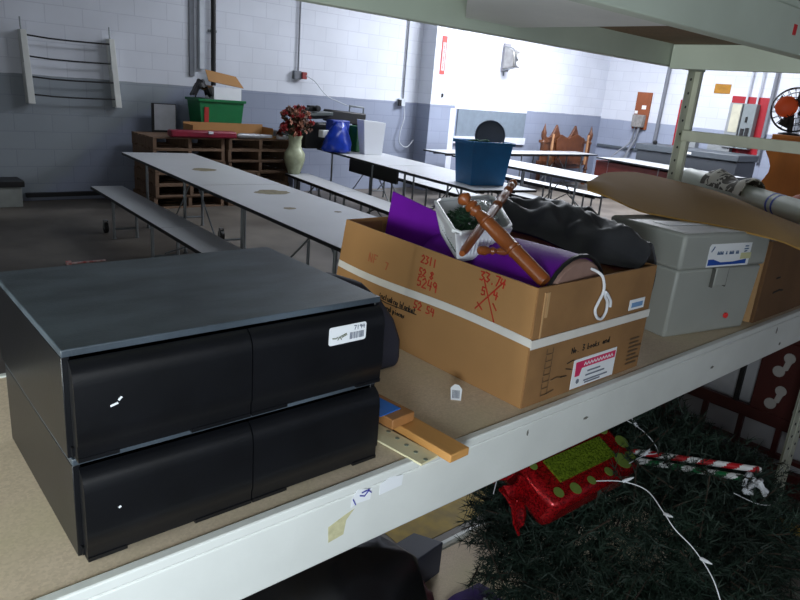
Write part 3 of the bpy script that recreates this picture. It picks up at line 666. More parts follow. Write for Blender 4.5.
# small shelf litter
tag(link('wood_strip', MB().obox((.796, .845, 1.041), (.050, .30, .016), Matrix.Rotation(.05, 3, 'Z')), M_slat, bevel=.002), 'orange wooden strip overhanging the front edge of the shelf', 'wood strip')
wb = thing('wood_block', 'short brown wooden block with blue tape, beside the lower media cabinet', 'wood block', (.755, .91, 1.031))
link('block', MB().obox((.768, .905, 1.0605), (.060, .17, .020), Matrix.Rotation(.10, 3, 'Z')), M_slat2, wb, bevel=.002)
link('blue_tape', MB().obox((.758, .885, 1.0715), (.054, .085, .0015), Matrix.Rotation(.10, 3, 'Z')), M_bluetape, wb)
cs = thing('perforated_strip', 'cream perforated strip lying beneath the orange wooden strip at the shelf edge', 'strip', (.74, .82, 1.031))
link('strip', MB().obox((.745, .800, 1.0335), (.046, .16, .004), Matrix.Rotation(.12, 3, 'Z')), M_cream, cs)
h_ = MB()
for k in range(5): h_.cyl((.748+.002*k, .725+.028*k, 1.0352), (.748+.002*k, .725+.028*k, 1.0362), .0042, n=10)
link('holes', h_, mat('hole_grey', (130, 140, 124), .8), cs)
pt = thing('price_tag', 'small white folded price tag on the shelf between the cabinets and the big box', 'price tag', (.98, .875, 1.031))
Rt = Matrix.Rotation(-.75, 3, 'Z') @ Matrix.Rotation(-.9, 3, 'X')
link('tag_card', MB().prism([(-.011, 0), (.011, 0), (.013, .026), (.006, .036), (-.004, .037), (-.012, .028)], (.972, .872, 1.032), Rt @ Vector((1, 0, 0)), Rt @ Vector((0, 0, 1)), .0015), M_paper, pt)
q = MB()
nrm = (Rt @ Vector((0, -1, 0)))
for k in range(6): q.strokes([[(-.007+k*.0027, .004), (-.007+k*.0027, .022)]], Vector((.972, .872, 1.032))+nrm*.0004, Rt @ Vector((1, 0, 0)), Rt @ Vector((0, 0, 1)), .0017)
link('barcode', q, M_inkgrey, pt)
# dark bag standing between cabinet and box
tag(link('cloth_bag', MB().prism([(.74, 1.0315), (.975, 1.0315), (.985, 1.05), (.982, 1.10), (.957, 1.155), (.92, 1.20), (.86, 1.25), (.79, 1.275), (.74, 1.28)], (0, 1.07, 0), (1, 0, 0), (0, 0, 1), .045), M_navycloth, bevel=.012),
    'dark navy cloth pouch standing on the shelf behind the right side of the media cabinets', 'pouch')

# ================================================================== CAFETERIA TABLES AND BENCHES
M_gap = mat('seam_dark', (40, 42, 46), .7)
def caster(parent, x, y):
    m = MB(); m.cyl((x-.016, y, .055), (x+.016, y, .055), .055, n=18); m.use(1)
    m.cyl((x-.020, y, .055), (x+.020, y, .055), .018, n=12); m.box(x-.022, x-.018, y-.02, y+.02, .05, .13).box(x+.018, x+.022, y-.02, y+.02, .05, .13).box(x-.022, x+.022, y-.02, y+.02, .125, .13)
    link('caster', m, [M_blackrub, M_chrome], parent)
def long_table(name, label, cat, loc, rz, wid, lens, h, legs, group, cast=(), frame=True, stain=None):
    # runs along local +y; lens = lengths of the leaves
    T = thing(name, label, cat, loc, group, rz=rz)
    y = 0; th = .026 if h > .6 else .03
    for L_ in lens:
        m = MB().box(0, wid, y+.002, y+L_-.002, h-th, h-.0015)
        lf = link('leaf', MB().box(.003, wid-.003, y+.005, y+L_-.005, h-.004, h), M_laminate, T)
        link('edge_band', m, M_edge, lf)
        y += L_
    tot = y
    for yy in legs:
        m = MB()
        for x in ((.10, wid-.10) if wid > .5 else (.05, wid-.05)):
            link('leg', MB().tube([(x, yy, 0.008), (x, yy, h-th)], .014, 10).cyl((x, yy, 0), (x, yy, .012), .02), M_chrome, T)
        x0, x1 = (.10, wid-.10) if wid > .5 else (.05, wid-.05)
        m.tube([(x0, yy, .10), (x1, yy, .10)], .011, 8)
        link('crossbar', m, M_chrome, T)
    if frame:
        m = MB()
        for x in (wid*.25, wid*.75): m.box(x-.015, x+.015, .12, tot-.12, h-th-.032, h-th-.001)
        link('frame_rail', m, M_steelblack, T)
        m = MB()
        for a, b in zip(legs[::2], legs[1::2]):
            m.tube([(wid*.5, a, .12), (wid*.5, (a+b)/2, h-.08)], .008, 6).tube([(wid*.5, b, .12), (wid*.5, (a+b)/2, h-.08)], .008, 6)
        if m.v: link('brace', m, M_chrome, T)
    for (x, yy) in cast: caster(T, x, yy)
    if stain:
        for (x, yy, r) in stain:
            m = MB()
            pl = [(x+r*(1+.35*noise.noise(Vector((k, x*9, yy))))*math.cos(k*PI/9), yy+r*.8*(1+.35*noise.noise(Vector((k*1.3, yy, x))))*math.sin(k*PI/9)) for k in range(18)]
            m.prism(pl, (0, 0, h+.0008), (1, 0, 0), (0, 1, 0), .0006)
            link('stain', m, mat('glue_stain', (140, 130, 100), .7, var=.35, scale=25), T)
    return T
def ang(ax_, ay_, bx_, by_): return math.atan2(-(bx_-ax_), by_-ay_)
TG = 'folding cafeteria tables'; BG = 'cafeteria benches'
long_table('cafeteria_table', 'grey cafeteria table with glue stains, nearest on the left, beyond the black cabinets', 'table', (2.26, 2.80, 0), ang(2.26, 2.80, 2.62, 7.73), .80, (2.62, 2.31), .74,
           (.5, 1.9, 3.2, 4.35), TG, cast=((.62, 3.6),), stain=((.42, 3.55, .13), (.5, 2.2, .15), (.6, 1.3, .03), (.30, 1.5, .05)))
long_table('cafeteria_bench', 'narrow grey bench along the near-left side of the stained cafeteria table', 'bench', (2.00, 4.00, 0), ang(2.0, 4.0, 2.17, 7.37), .32, (1.25, 2.12), .43,
           (.3, 1.6, 2.75), BG, cast=((.05, 3.05),))
long_table('cafeteria_table', 'long cafeteria table carrying the white bin at one end and blue tote at the other', 'table', (5.10, 4.66, 0), ang(5.10, 4.66, 5.70, 8.45), .86, (1.9, 1.93), .74,
           (.35, 1.5, 2.3, 3.5), TG)
long_table('cafeteria_bench', 'grey bench between the stained table and the blue tote table, vase on its far end', 'bench', (4.46, 5.0, 0), ang(4.46, 5.0, 4.94, 8.08), .34, (1.55, 1.55), .43,
           (.3, 1.4, 2.1, 2.85), BG)
long_table('cafeteria_bench', 'bright bench just behind the table carrying the blue tote', 'bench', (6.22, 5.5, 0), ang(6.22, 5.5, 6.62, 8.5), .34, (1.5, 1.5), .43,
           (.3, 1.3, 2.2, 2.8), BG)
long_table('cafeteria_table', 'bright white cafeteria table running behind the blue tote, in front of the carved headboard', 'table', (7.52, 4.86, 0), ang(7.52, 4.86, 7.78, 8.0), .80, (1.45, 1.35), .74,
           (.35, 1.3, 1.9, 2.6), TG)
long_table('cafeteria_bench', 'short bright bench seen just above the jacket, nearest below the blue tote row', 'bench', (7.12, 5.1, 0), ang(7.12, 5.1, 7.4, 7.6), .30, (1.2, 1.3), .43,
           (.3, 1.1, 2.2), BG)
long_table('cafeteria_bench', 'bright bench on the far side of the white table behind the blue tote', 'bench', (8.55, 5.4, 0), ang(8.55, 5.4, 8.80, 8.2), .30, (1.15, 1.2), .43,
           (.3, 1.1, 2.1), BG)
long_table('cafeteria_table', 'farthest pale table standing along the back wall in front of the grey wall panel', 'table', (12.2, 7.88, 0), math.radians(90), .56, (2.15, 2.2), .74,
           (.4, 1.5, 2.3, 3.4), TG)
long_table('cafeteria_table', 'bright white table top on the brown chest, right of the carved headboard', 'table', (11.0, 4.9, 0), ang(11.0, 4.9, 11.55, 7.45), .85, (1.3, 1.35), .74,
           (.3, 1.2, 2.4), TG)
dk = thing('brown_chest', 'reddish brown chest standing beneath the bright white table by the end post', 'chest', (11.3, 6.0, 0))
m = MB().hexa([(11.12, 5.0, .05), (11.8, 5.0, .05), (12.2, 7.55, .05), (11.66, 7.55, .05), (11.12, 5.0, .675), (11.8, 5.0, .675), (12.2, 7.55, .675), (11.66, 7.55, .675)])
link('chest_body', m, mat('red_brown_wood', (98, 38, 28), .5, var=.2), dk, bevel=.01)
link('plinth', MB().hexa([(11.16, 5.04, 0), (11.78, 5.04, 0), (12.06, 7.06, 0), (11.56, 7.06, 0), (11.16, 5.04, .05), (11.78, 5.04, .05), (12.06, 7.06, .05), (11.56, 7.06, .05)]), M_steelblack, dk)

# ================================================================== LEFT BACK: wall rack, pipes, pallets, clutter
R = thing('wall_rack', 'white wall rack with four thin wire rails, hung on the left of the back wall', 'rack', (2.5, 8.95, 1.15))
for x, dx in ((1.985, .03), (2.965, .05)):
    link('upright', MB().hexa([(x, 8.86, 1.15), (x+.075, 8.86, 1.15), (x+.075, 8.99, 1.15), (x, 8.99, 1.15), (x-dx, 8.86, 1.95), (x+.065-dx, 8.86, 1.95), (x+.065-dx, 8.99, 1.95), (x-dx, 8.99, 1.95)]), M_white_paint, R, bevel=.004)
    link('rod', MB().cyl((x-dx+.02, 8.87, 1.6), (x-dx+.01, 8.87, 2.08), .010, n=8), M_chrome, R)
for k, z in enumerate((1.245, 1.44, 1.66, 1.885)):
    link('rail', MB().tube([(2.0+.05*(k < 0), 8.87, z+.012), (2.25, 8.87, z-.004), (2.5, 8.87, z-.006), (2.75, 8.87, z-.002), (2.98, 8.87, z+.004)], .009, 8), M_steelblack, R)
tag(link('duct_and_shadow', MB().box(4.10, 4.17, 8.93, 8.995, 1.70, ZC), M_pipe_w, bevel=.006), 'white vertical conduit left of the black pipe on the back wall', 'conduit')
tag(link('duct_and_shadow', MB().box(3.98, 4.05, 8.975, 8.998, 1.6, ZC), M_pipe_g, bevel=.004), 'thin grey strip for the pipe shadow on the back wall, leftmost of the three above the green tote', 'conduit')  # flat grey strip stands in for the shadow beside the conduit
p_ = thing('wall_pipe', 'thick black vertical pipe rising behind the green tote', 'pipe', (4.33, 8.94, 1.5))
link('pipe', MB().cyl((4.30, 8.94, 1.5), (4.30, 8.94, ZC), .034, n=14), M_steelblack, p_)
link('pipe_clamp', MB().box(4.245, 4.355, 8.955, 8.995, 2.18, 2.21), M_chrome, p_)
oc = thing('wall_conduit', 'thin grey conduit dropping to a red-capped outlet box above the flower vase', 'conduit', (5.66, 8.97, 1.6))
link('conduit', MB().cyl((5.665, 8.975, 1.80), (5.665, 8.975, ZC), .013, n=8), M_pipe_g, oc)
link('outlet_box', MB().box(5.58, 5.70, 8.93, 8.995, 1.68, 1.80), M_pipe_g, oc, bevel=.006)
link('plug', MB().box(5.70, 5.78, 8.90, 8.95, 1.69, 1.79), mat('plug_red', (150, 60, 60), .5), oc, bevel=.006)
tag(link('power_cord', MB().tube(smooth_pts([(5.76, 8.90, 1.74), (5.90, 8.88, 1.68), (6.02, 8.86, 1.56), (6.15, 8.85, 1.46), (6.32, 8.8, 1.40), (6.5, 8.7, 1.33)]), .008, 6), M_pipe_w), 'white power cord curving down from the red-capped outlet box', 'power cord')
o2 = thing('wall_conduit', 'thin grey conduit dropping to a small switch box above the white bin', 'conduit', (7.77, 8.97, 1.4))
link('conduit', MB().cyl((7.77, 8.975, 1.52), (7.77, 8.975, ZC), .013, n=8), M_pipe_g, o2)
link('switch_box', MB().box(7.66, 7.80, 8.94, 8.995, 1.40, 1.52), M_pipe_w, o2, bevel=.005)
link('switch', MB().box(7.64, 7.70, 8.92, 8.96, 1.40, 1.50), M_steelblack, o2, bevel=.004)
tag(link('power_cord', MB().tube(smooth_pts([(7.78, 8.95, 1.40), (7.80, 8.94, 1.2), (7.72, 8.93, .95), (7.74, 8.93, .78), (7.9, 8.92, .72), (8.02, 8.9, .85)]), .008, 6), M_pipe_w), 'white cord looping down the back wall beneath the small switch box', 'power cord')
sb_ = thing('leaning_board', 'small whitish board with a dark frame leaning beside the pallets', 'board', (3.57, 8.88, .9))
link('frame', MB().box(3.38, 3.70, 8.78, 8.80, .8745, 1.235), M_steelblack, sb_)
link('panel', MB().box(3.41, 3.69, 8.772, 8.781, .90, 1.225), mat('board_grey', (176, 178, 184), .4), sb_)

def make_pallet(w_, d_):
    P_ = thing('wooden_pallet', '', 'pallet', (0, 0, 0), rz=0)
    tb = MB()
    n = 7
    for k in range(6): y = k*(d_-.09)/5; link('deck_board', MB().box(0, w_, y, y+.09, .129, .145), M_pallet, P_, bevel=.002)
    for k in range(3): x = k*(w_-.045)/2; link('stringer', MB().box(x, x+.045, 0, d_, .016, .129), M_pallet, P_, bevel=.002)
    for k in range(4): y = k*(d_-.09)/3; link('bottom_board', MB().box(0, w_, y, y+.09, 0, .016), M_pallet, P_)
    return P_
pal = make_pallet(.93, .70)
words = ('lowest', 'second from the floor', 'third from the floor', 'fourth from the floor', 'fifth from the floor', 'topmost')
first = True
for st, (px, py) in enumerate(((3.14, 8.12), (4.11, 8.11))):
    for k in range(6):
        o = pal if first else copy_tree(pal); first = False
        o.location = (px+random.uniform(-.015, .015), py+random.uniform(-.01, .01), k*.1455); o.rotation_euler = (0, 0, random.uniform(-.012, .012))
        o['label'] = 'worn wooden pallet, %s in the %s' % (words[k], 'left stack by the leaning board' if st == 0 else 'right stack by the flower vase')
        o['category'] = 'pallet'; o['group'] = 'wooden pallets in two stacks'
PT = 6*.1455 - .0005
# tray carton, flat magenta box, silver tool on the pallets
ct = thing('carton_tray', 'long shallow brown carton lying on the pallets in front of the green tote', 'carton', (4.2, 8.2, PT))
m = MB(); z0 = PT+.001
m.box(3.62, 4.84, 8.17, 8.175, z0, z0+.04).box(3.66, 4.80, 8.465, 8.47, z0, z0+.17).box(3.66, 3.665, 8.175, 8.465, z0, z0+.15).box(4.795, 4.80, 8.175, 8.465, z0, z0+.14).box(3.66, 4.80, 8.175, 8.465, z0, z0+.006)
link('tray_walls', m, M_card, ct)
mg = thing('magenta_case', 'flat magenta case lying along the front edge of the pallets', 'case', (3.75, 8.03, PT))
m = MB().obox((3.76, 8.11, z0+.05), (.86, .14, .085), Matrix.Rotation(-.03, 3, 'Z')); link('case_body', m, mat('magenta_vinyl', (136, 26, 52), .4, var=.2), mg, bevel=.02)
link('clasp', MB().box(3.80, 3.86, 8.022, 8.042, z0+.06, z0+.09), M_whiteplastic, mg)
tag(link('silver_tube', MB().lathe([(0, .02), (.05, .035), (.3, .03), (.5, .022)], (4.24, 8.13, z0+.04), (1, -.04, 0), 14), mat('silver_foil', (190, 190, 194), .3, metal=.5)), 'silver tube lying on the pallets right of the magenta case', 'tube')
tag(link('white_bottle', MB().lathe([(0, .03), (.02, .034), (.14, .034), (.16, .02)], (4.85, 8.14, z0+.036), (1, 0, .0), 14), M_whiteplastic), 'small white bottle at the right end of the pallets', 'bottle')
def tote(name, label, cat, m_, c, w0, d0, w1, d1, h, zb, rz=0, group=None, lidlip=.02):
    T = thing(name, label, cat, (c[0], c[1], zb), group, rz=rz); t_ = .006
    def ring(wd, dp, z): return [(-wd/2, -dp/2, z), (wd/2, -dp/2, z), (wd/2, dp/2, z), (-wd/2, dp/2, z)]
    m = MB(); a, b = ring(w0, d0, 0), ring(w1, d1, h); ai, bi = ring(w0-2*t_, d0-2*t_, t_), ring(w1-2*t_, d1-2*t_, h)
    vs = a+b+ai+bi; fs = [(3, 2, 1, 0), (8, 9, 10, 11)]
    for k in range(4):
        j = (k+1) % 4; fs += [(k, j, j+4, k+4), (k+8, k+12, j+12, j+8), (k+4, j+4, j+12, k+12)]
    m.add(vs, fs); link('tub', m, m_, T, bevel=.012)
    m = MB(); r = .016
    o_, i_ = ring(w1+2*lidlip, d1+2*lidlip, h-.03), ring(w1, d1, h-.03); o2_, i2_ = ring(w1+2*lidlip, d1+2*lidlip, h+.004), ring(w1, d1, h+.004)
    vs = o_+i_+o2_+i2_; fs = []
    for k in range(4):
        j = (k+1) % 4; fs += [(k, j, j+8, k+8), (k+4, k+12, j+12, j+4), (k+8, j+8, j+12, k+12), (k, k+4, j+4, j)]
    m.add(vs, fs); link('rim', m, m_, T, bevel=.004)
    return T
M_tgreen = mat('green_tote', (18, 112, 62), .4); M_tblue = mat('blue_tote', (10, 104, 160), .38)
gt = tote('storage_tote', 'green plastic storage tote on the pallets, stuffed with an open carton', 'tote', M_tgreen, (4.20, 8.66), .54, .34, .64, .38, .46, PT+.001)
link('red_strap', MB().hexa([(-.25, -.180, .03), (-.19, -.180, .03), (-.19, -.174, .03), (-.25, -.174, .03), (-.25, -.196, .36), (-.19, -.196, .36), (-.19, -.190, .36), (-.25, -.190, .36)]), mat('strap_red', (170, 40, 36), .6), gt)
oc_ = thing('open_carton', 'white-fronted open carton with a brown flap, standing in the green tote', 'carton', (4.34, 8.66, 1.2))
link('carton_wall', MB().box(4.11, 4.50, 8.52, 8.525, 1.14, 1.49).box(4.11, 4.50, 8.78, 8.785, 1.14, 1.49).box(4.11, 4.115, 8.525, 8.78, 1.14, 1.49).box(4.495, 4.5, 8.525, 8.78, 1.14, 1.49), M_paper, oc_)
link('flap', MB().hexa([(4.04, 8.53, 1.56), (4.54, 8.53, 1.50), (4.54, 8.535, 1.495), (4.04, 8.535, 1.555), (4.05, 8.66, 1.70), (4.49, 8.66, 1.64), (4.49, 8.665, 1.635), (4.05, 8.665, 1.695)]), M_card, oc_)
link('flap', MB().hexa([(3.98, 8.56, 1.44), (4.10, 8.53, 1.50), (4.105, 8.78, 1.50), (3.98, 8.80, 1.46), (3.98, 8.56, 1.445), (4.10, 8.53, 1.505), (4.105, 8.78, 1.505), (3.98, 8.80, 1.465)]), M_carddark, oc_)
g = []
for i in range(11):
    row = []
    for j in range(11):
        u, v = i/10, j/10; row.append((3.86+.22*u+.02*noise.noise(Vector((u*3, v*3, 1))), 8.52+.2*v, 1.37+.20*math.sin(PI*u)*(.6+.4*math.sin(PI*v))+.05*noise.noise(Vector((u*5, v*5, 2)))))
    g.append(row)
tag(link('black_bag', MB().sheet(g, .012), M_steelblack), 'crumpled black bag poking out of the left side of the green tote', 'bag')
# vase and flowers on the bench end
vz = .4305; vx, vy = 5.035, 7.99
V = tag(link('vase', MB().lathe([(0, .075), (.02, .085), (.10, .115), (.20, .145), (.28, .14), (.34, .10), (.38, .085), (.46, .085), (.52, .105), (.515, .095), (.46, .07), (.38, .07), (.30, .09)], (vx, vy, vz), n=28), mat('vase_cream', (186, 192, 160), .35, var=.25, scale=14)), 'tall cream ceramic vase standing on the far end of the bench', 'vase')
Fl = thing('flower_bouquet', 'red and brown artificial flower bouquet in the cream vase', 'flowers', (vx, vy, vz+.5))
stm = MB(); hd = [MB(), MB(), MB()]
for k in range(150):
    a = random.uniform(0, 2*PI); r = random.uniform(.02, .24); h = random.uniform(.52, .92) - r*.5
    tip = Vector((vx+r*math.cos(a), vy+r*.7*math.sin(a), vz+.18+h*.8))
    stm.tube([(vx+.02*math.cos(a), vy+.02*math.sin(a), vz+.5), tip], .003, 4)
    b = hd[k % 3]
    for q in range(9):
        d = Vector((random.gauss(0, 1), random.gauss(0, 1), random.gauss(0, 1))).normalized()*random.uniform(.025, .05); s_ = d.orthogonal().normalized()*.020
        b.add([tip-s_, tip+s_, tip+d+s_, tip+d-s_], [(0, 1, 2, 3)])
link('stems', stm, M_leaf, Fl)
for b, c, nm in zip(hd, ((150, 24, 26), (96, 62, 46), (176, 120, 96)), ('red_blooms', 'brown_blooms', 'pale_blooms')): link(nm, b, mat(nm, c, .7, var=.4, scale=30), Fl)
# things heaped on the far end of table two
tz = .741
tag(link('white_bin', (lambda m: m.add([(5.96, 7.62, tz), (6.22, 7.55, tz), (6.26, 7.76, tz), (6.02, 7.82, tz), (5.90, 7.60, tz+.47), (6.22, 7.51, tz+.45), (6.30, 7.78, tz+.45), (5.96, 7.85, tz+.47)] +
      [(5.97, 7.635, tz+.01), (6.21, 7.565, tz+.01), (6.25, 7.75, tz+.01), (6.03, 7.81, tz+.01), (5.91, 7.612, tz+.47), (6.21, 7.525, tz+.45), (6.288, 7.77, tz+.45), (5.97, 7.838, tz+.47)],
      [(3, 2, 1, 0), (8, 9, 10, 11)] + [q for k in range(4) for q in ((k, (k+1) % 4, (k+1) % 4+4, k+4), (k+8, k+12, (k+1) % 4+12, (k+1) % 4+8), (k+4, (k+1) % 4+4, (k+1) % 4+12, k+12))]))(MB()), mat('bin_white', (236, 238, 244), .4, var=.02), bevel=.006),
    'tall white tapered waste bin on the cafeteria table by the blue bag', 'waste bin')
g = []
for i in range(19):
    row = []
    for j in range(17):
        a = 2*PI*i/18; v = j/16; r = (.22*(1-v*v*.72)+.025*noise.noise(Vector((math.cos(a)*3, math.sin(a)*3, v*5))))*(1 if v > .06 else .9)
        row.append((5.64+r*math.cos(a)+.03*v, 7.86+.8*r*math.sin(a), tz+.015+.40*v))
    g.append(row)
tag(link('plastic_bag', MB().sheet(g, .004), mat('blue_bag', (20, 56, 170), .3, var=.3, scale=10)), 'crumpled blue plastic bag on the cafeteria table beside the white bin', 'bag')
tag(link('green_carton', MB().obox((6.07, 8.00, tz+.185), (.15, .20, .36), Matrix.Rotation(.15, 3, 'Z')), mat('green_print', (18, 88, 46), .5, var=.35, scale=18), bevel=.004), 'dark green upright carton between the blue bag and white bin', 'carton')
tag(link('equipment_case', MB().obox((5.62, 8.32, tz+.19), (.60, .20, .36), Matrix.Rotation(.1, 3, 'Z')), M_steelblack, bevel=.02), 'black equipment case behind the flower bouquet', 'case')
tag(link('foam_block', MB().obox((5.60, 8.05, tz+.235), (.22, .12, .10)), M_paper, bevel=.01), 'white block between the flowers and the blue bag', 'foam block')
tag(link('blue_crate', MB().obox((5.80, 8.08, tz+.33), (.32, .16, .20), Matrix.Rotation(.1, 3, 'Z')), mat('crate_blue', (44, 62, 150), .4), bevel=.012), 'dark blue crate under the flat grey tray, behind the blue bag', 'crate')
fb = thing('flat_tray', 'flat grey tray topping the heap above the flower bouquet', 'tray', (5.5, 8.2, tz+.44))
link('tray', MB().obox((5.40, 8.14, tz+.50), (.52, .26, .045), Matrix.Rotation(-.06, 3, 'Y')), mat('tray_grey', (78, 84, 84), .5), fb, bevel=.006)
link('tray_base', MB().obox((5.42, 8.16, tz+.455), (.50, .20, .045), Matrix.Rotation(-.06, 3, 'Y')), M_steelblack, fb)
tag(link('camera', MB().obox((5.36, 8.10, tz+.57), (.13, .08, .08)).lathe([(0, .045), (.06, .04)], (5.40, 8.05, tz+.575), (0, -1, 0), 14).obox((5.27, 8.10, tz+.555), (.07, .07, .05)), M_steelblack, bevel=.008), 'small black device sitting on the flat grey tray', 'device')
tc_ = thing('tool_case', 'black case with a metal handle, heaped behind the white bin', 'case', (6.2, 8.34, tz))
link('case_body', MB().obox((6.10, 8.34, tz+.462), (.66, .20, .17), Matrix.Rotation(.05, 3, 'Y')), M_steelblack, tc_, bevel=.02)
link('handle', MB().tube([(6.14, 8.28, tz+.54), (6.14, 8.28, tz+.63), (6.40, 8.28, tz+.615), (6.40, 8.28, tz+.52)], .014, 8), M_chrome, tc_)
link('case_foot', MB().box(6.28, 6.38, 8.30, 8.38, tz, tz+.375), M_steelblack, tc_)
# dark folded table behind the vase
ds_ = thing('dark_stand', 'low black stand against the back wall, behind the vase', 'stand', (5.15, 8.9, 0))
link('top', MB().box(4.55, 5.75, 8.84, 8.985, .80, .93), M_steelblack, ds_, bevel=.004)
for x in (4.60, 5.66): link('leg', MB().box(x, x+.05, 8.87, 8.97, 0, .80), M_steelblack, ds_)
tag(link('table_shade_slab', MB().hexa([(5.62, 6.5, .50), (5.66, 6.5, .50), (5.80, 7.7, .50), (5.76, 7.7, .50), (5.62, 6.5, .67), (5.66, 6.5, .67), (5.80, 7.7, .67), (5.76, 7.7, .67)]), M_steelblack), 'added black slab for the dark shadow beneath the cafeteria table below the white bin', 'board')  # black slab stands in for the dark shadow under the table

# blue tote with black lid on table two's near end
bt = tote('storage_tote', 'blue plastic storage tote on the end of the cafeteria table, black lid standing in it', 'tote', M_tblue, (5.57, 5.03), .44, .30, .53, .36, .46, .741, rz=math.radians(-12), lidlip=.016)
lidt = thing('bucket_lid', 'round black bucket lid standing upright in the blue tote', 'lid', (5.60, 5.02, 1.1))
axl = Vector((-.62, -.74, .25))
link('lid_disc', MB().lathe([(0, .165), (.012, .168), (.03, .168), (.034, .160), (.024, .150), (.020, .02), (.019, .001)], (5.68, 5.06, 1.255), axl, 36), mat('black_lid', (84, 90, 100), .35), lidt)
tag(link('green_bits', MB().tube(smooth_pts([(5.34, 5.06, 1.195), (5.40, 4.99, 1.215), (5.46, 5.02, 1.20), (5.52, 4.96, 1.215), (5.58, 4.97, 1.20)]), .014, 6), M_leaf), 'dark green garland along the left rim of the blue tote', 'garland')

# column sign, wall light
sg = thing('vertical_sign', 'narrow red and white vertical sign on the pilaster, reading FIRE EXTINGUISHER', 'sign', (8.38, 8.65, 2.2))
link('sign_plate', MB().box(8.26, 8.37, 8.652, 8.659, 1.97, 2.58), mat('sign_red', (206, 88, 84), .5, var=.1), sg)
link('sign_border', MB().box(8.28, 8.35, 8.648, 8.653, 2.03, 2.48), mat('sign_pale', (232, 196, 196), .5), sg)
tx = MB(); L_ = 'FIRE EXTINGUISHER'
for k, ch in enumerate(L_):
    tx.strokes([[(a*.03, -k*.0245+b*.017) for a, b in ln] for ln in G.get(ch, [])], (8.305, 8.6475, 2.455), (1, 0, 0), (0, 0, 1), .004)
link('sign_text', tx, mat('sign_red_dark', (176, 50, 50), .5), sg)
tag(link('door_bolt', MB().box(8.36, 8.39, 8.64, 8.66, 1.60, 1.66), M_steelblack), 'small black bolt on the pilaster under the red sign', 'bolt')
wl = thing('emergency_light', 'silver caged wall light on the bright patch of the back wall', 'wall light', (10.2, 8.95, 2.3))
link('back_plate', MB().box(10.16, 10.34, 8.93, 8.985, 2.16, 2.66), mat('plate_grey', (150, 150, 156), .4), wl, bevel=.01)
link('housing', MB().hexa([(10.15, 8.66, 2.24), (10.35, 8.66, 2.24), (10.35, 8.93, 2.20), (10.15, 8.93, 2.20), (10.15, 8.70, 2.52), (10.35, 8.70, 2.52), (10.35, 8.93, 2.62), (10.15, 8.93, 2.62)]), mat('silver_body', (178, 176, 172), .3, metal=.6, var=.3), wl, bevel=.02)
for z in (2.31, 2.43): link('lamp_head', MB().lathe([(0, .03), (.03, .055), (.06, .055), (.065, .04)], (10.25, 8.66, z), (-.3, -1, 0), 18), M_whiteplastic, wl)
link('cage_wire', MB().tube(smooth_pts([(10.14, 8.92, 2.60), (10.13, 8.70, 2.56), (10.13, 8.63, 2.42), (10.14, 8.63, 2.24), (10.15, 8.90, 2.18)]), .008, 6).tube([(10.25, 8.97, 2.18), (10.25, 8.97, 2.08)], .012, 6), M_chrome, wl)

# carved headboard
Hb = thing('carved_headboard', 'carved wooden headboard with two scalloped peaks and turned posts, against the back wall', 'headboard', (12.0, 8.5, 0))
y = 8.62
pts = [(11.35, .35), (12.75, .35), (12.78, .95)]
for k in range(17):
    u = k/16; x = 12.70-u*1.30; z = .98 + .24*max(0, 1-abs((u*2) % 1-.5)*2.6)**1.3 + .03*math.cos(u*2*PI*4); pts.append((x, z))
pts.append((11.32, .95))
link('back_panel', MB().prism(pts, (0, y, 0), (1, 0, 0), (0, 0, 1), .05), M_ornate, Hb, bevel=.008)
link('inner_panel', MB().prism([(11.75, .45), (12.55, .45), (12.62, 1.0), (12.4, 1.08), (12.1, .98), (11.85, 1.06), (11.70, .95)], (0, y-.05, 0), (1, 0, 0), (0, 0, 1), .03), mat('walnut_dark', (104, 58, 30), .45, var=.3), Hb, bevel=.006)
post = [(0, .045), (.25, .045), (.30, .03), (.34, .05), (.40, .03), (.85, .038), (.90, .055), (.94, .028), (1.0, .05), (1.08, .055), (1.14, .03), (1.20, .02), (1.26, .004)]
for x in (11.30, 12.94): link('post', MB().lathe(post, (x, y, 0), n=16), M_ornate, Hb)
for x in (11.50, 12.74): link('spindle', MB().lathe([(0, .02), (.1, .035), (.2, .02), (.4, .03), (.5, .02), (.62, .03)], (x, y-.09, .45), n=12), mat('pale_turning', (178, 132, 96), .4), Hb)
link('rail', MB().box(11.2, 12.9, y-.02, y+.03, .42, .52).box(11.2, 12.9, y-.02, y+.03, .88, .94), M_ornate, Hb, bevel=.006)

# ================================================================== RIGHT WALL
xw = 13.8
def rw(name, label, cat, y0, y1, z0, z1, d, m, **k):
    return tag(link(name, MB().box(xw-d, xw-.002, min(y0, y1), max(y0, y1), z0, z1), m, **k), label, cat)
wb_ = thing('wall_cabinet_board', 'rust-brown upright board on the right wall with a grey control box on it', 'board', (13.75, 8.0, 1.3))
link('board', MB().box(xw-.04, xw-.002, 7.82, 8.16, 1.28, 2.05), mat('rust_brown', (150, 82, 48), .7, var=.2, scale=5), wb_)
link('control_box', MB().box(xw-.16, xw-.04, 7.86, 8.12, 1.32, 1.58), mat('control_grey', (150, 146, 142), .5, var=.3, scale=20), wb_, bevel=.01)
link('notice', MB().box(xw-.046, xw-.04, 7.90, 8.0, 1.70, 1.78).box(xw-.046, xw-.04, 8.08, 8.15, 1.60, 1.66), M_paper, wb_)
link('cable', MB().tube(smooth_pts([(xw-.1, 7.95, 1.32), (xw-.12, 7.98, 1.05), (xw-.2, 8.05, .8), (xw-.3, 8.1, .5)]), .03, 8).tube(smooth_pts([(xw-.1, 8.05, 1.32), (xw-.12, 8.08, 1.0), (xw-.3, 8.2, .8), (xw-.5, 8.35, .55)]), .018, 8), M_pipe_g, wb_)
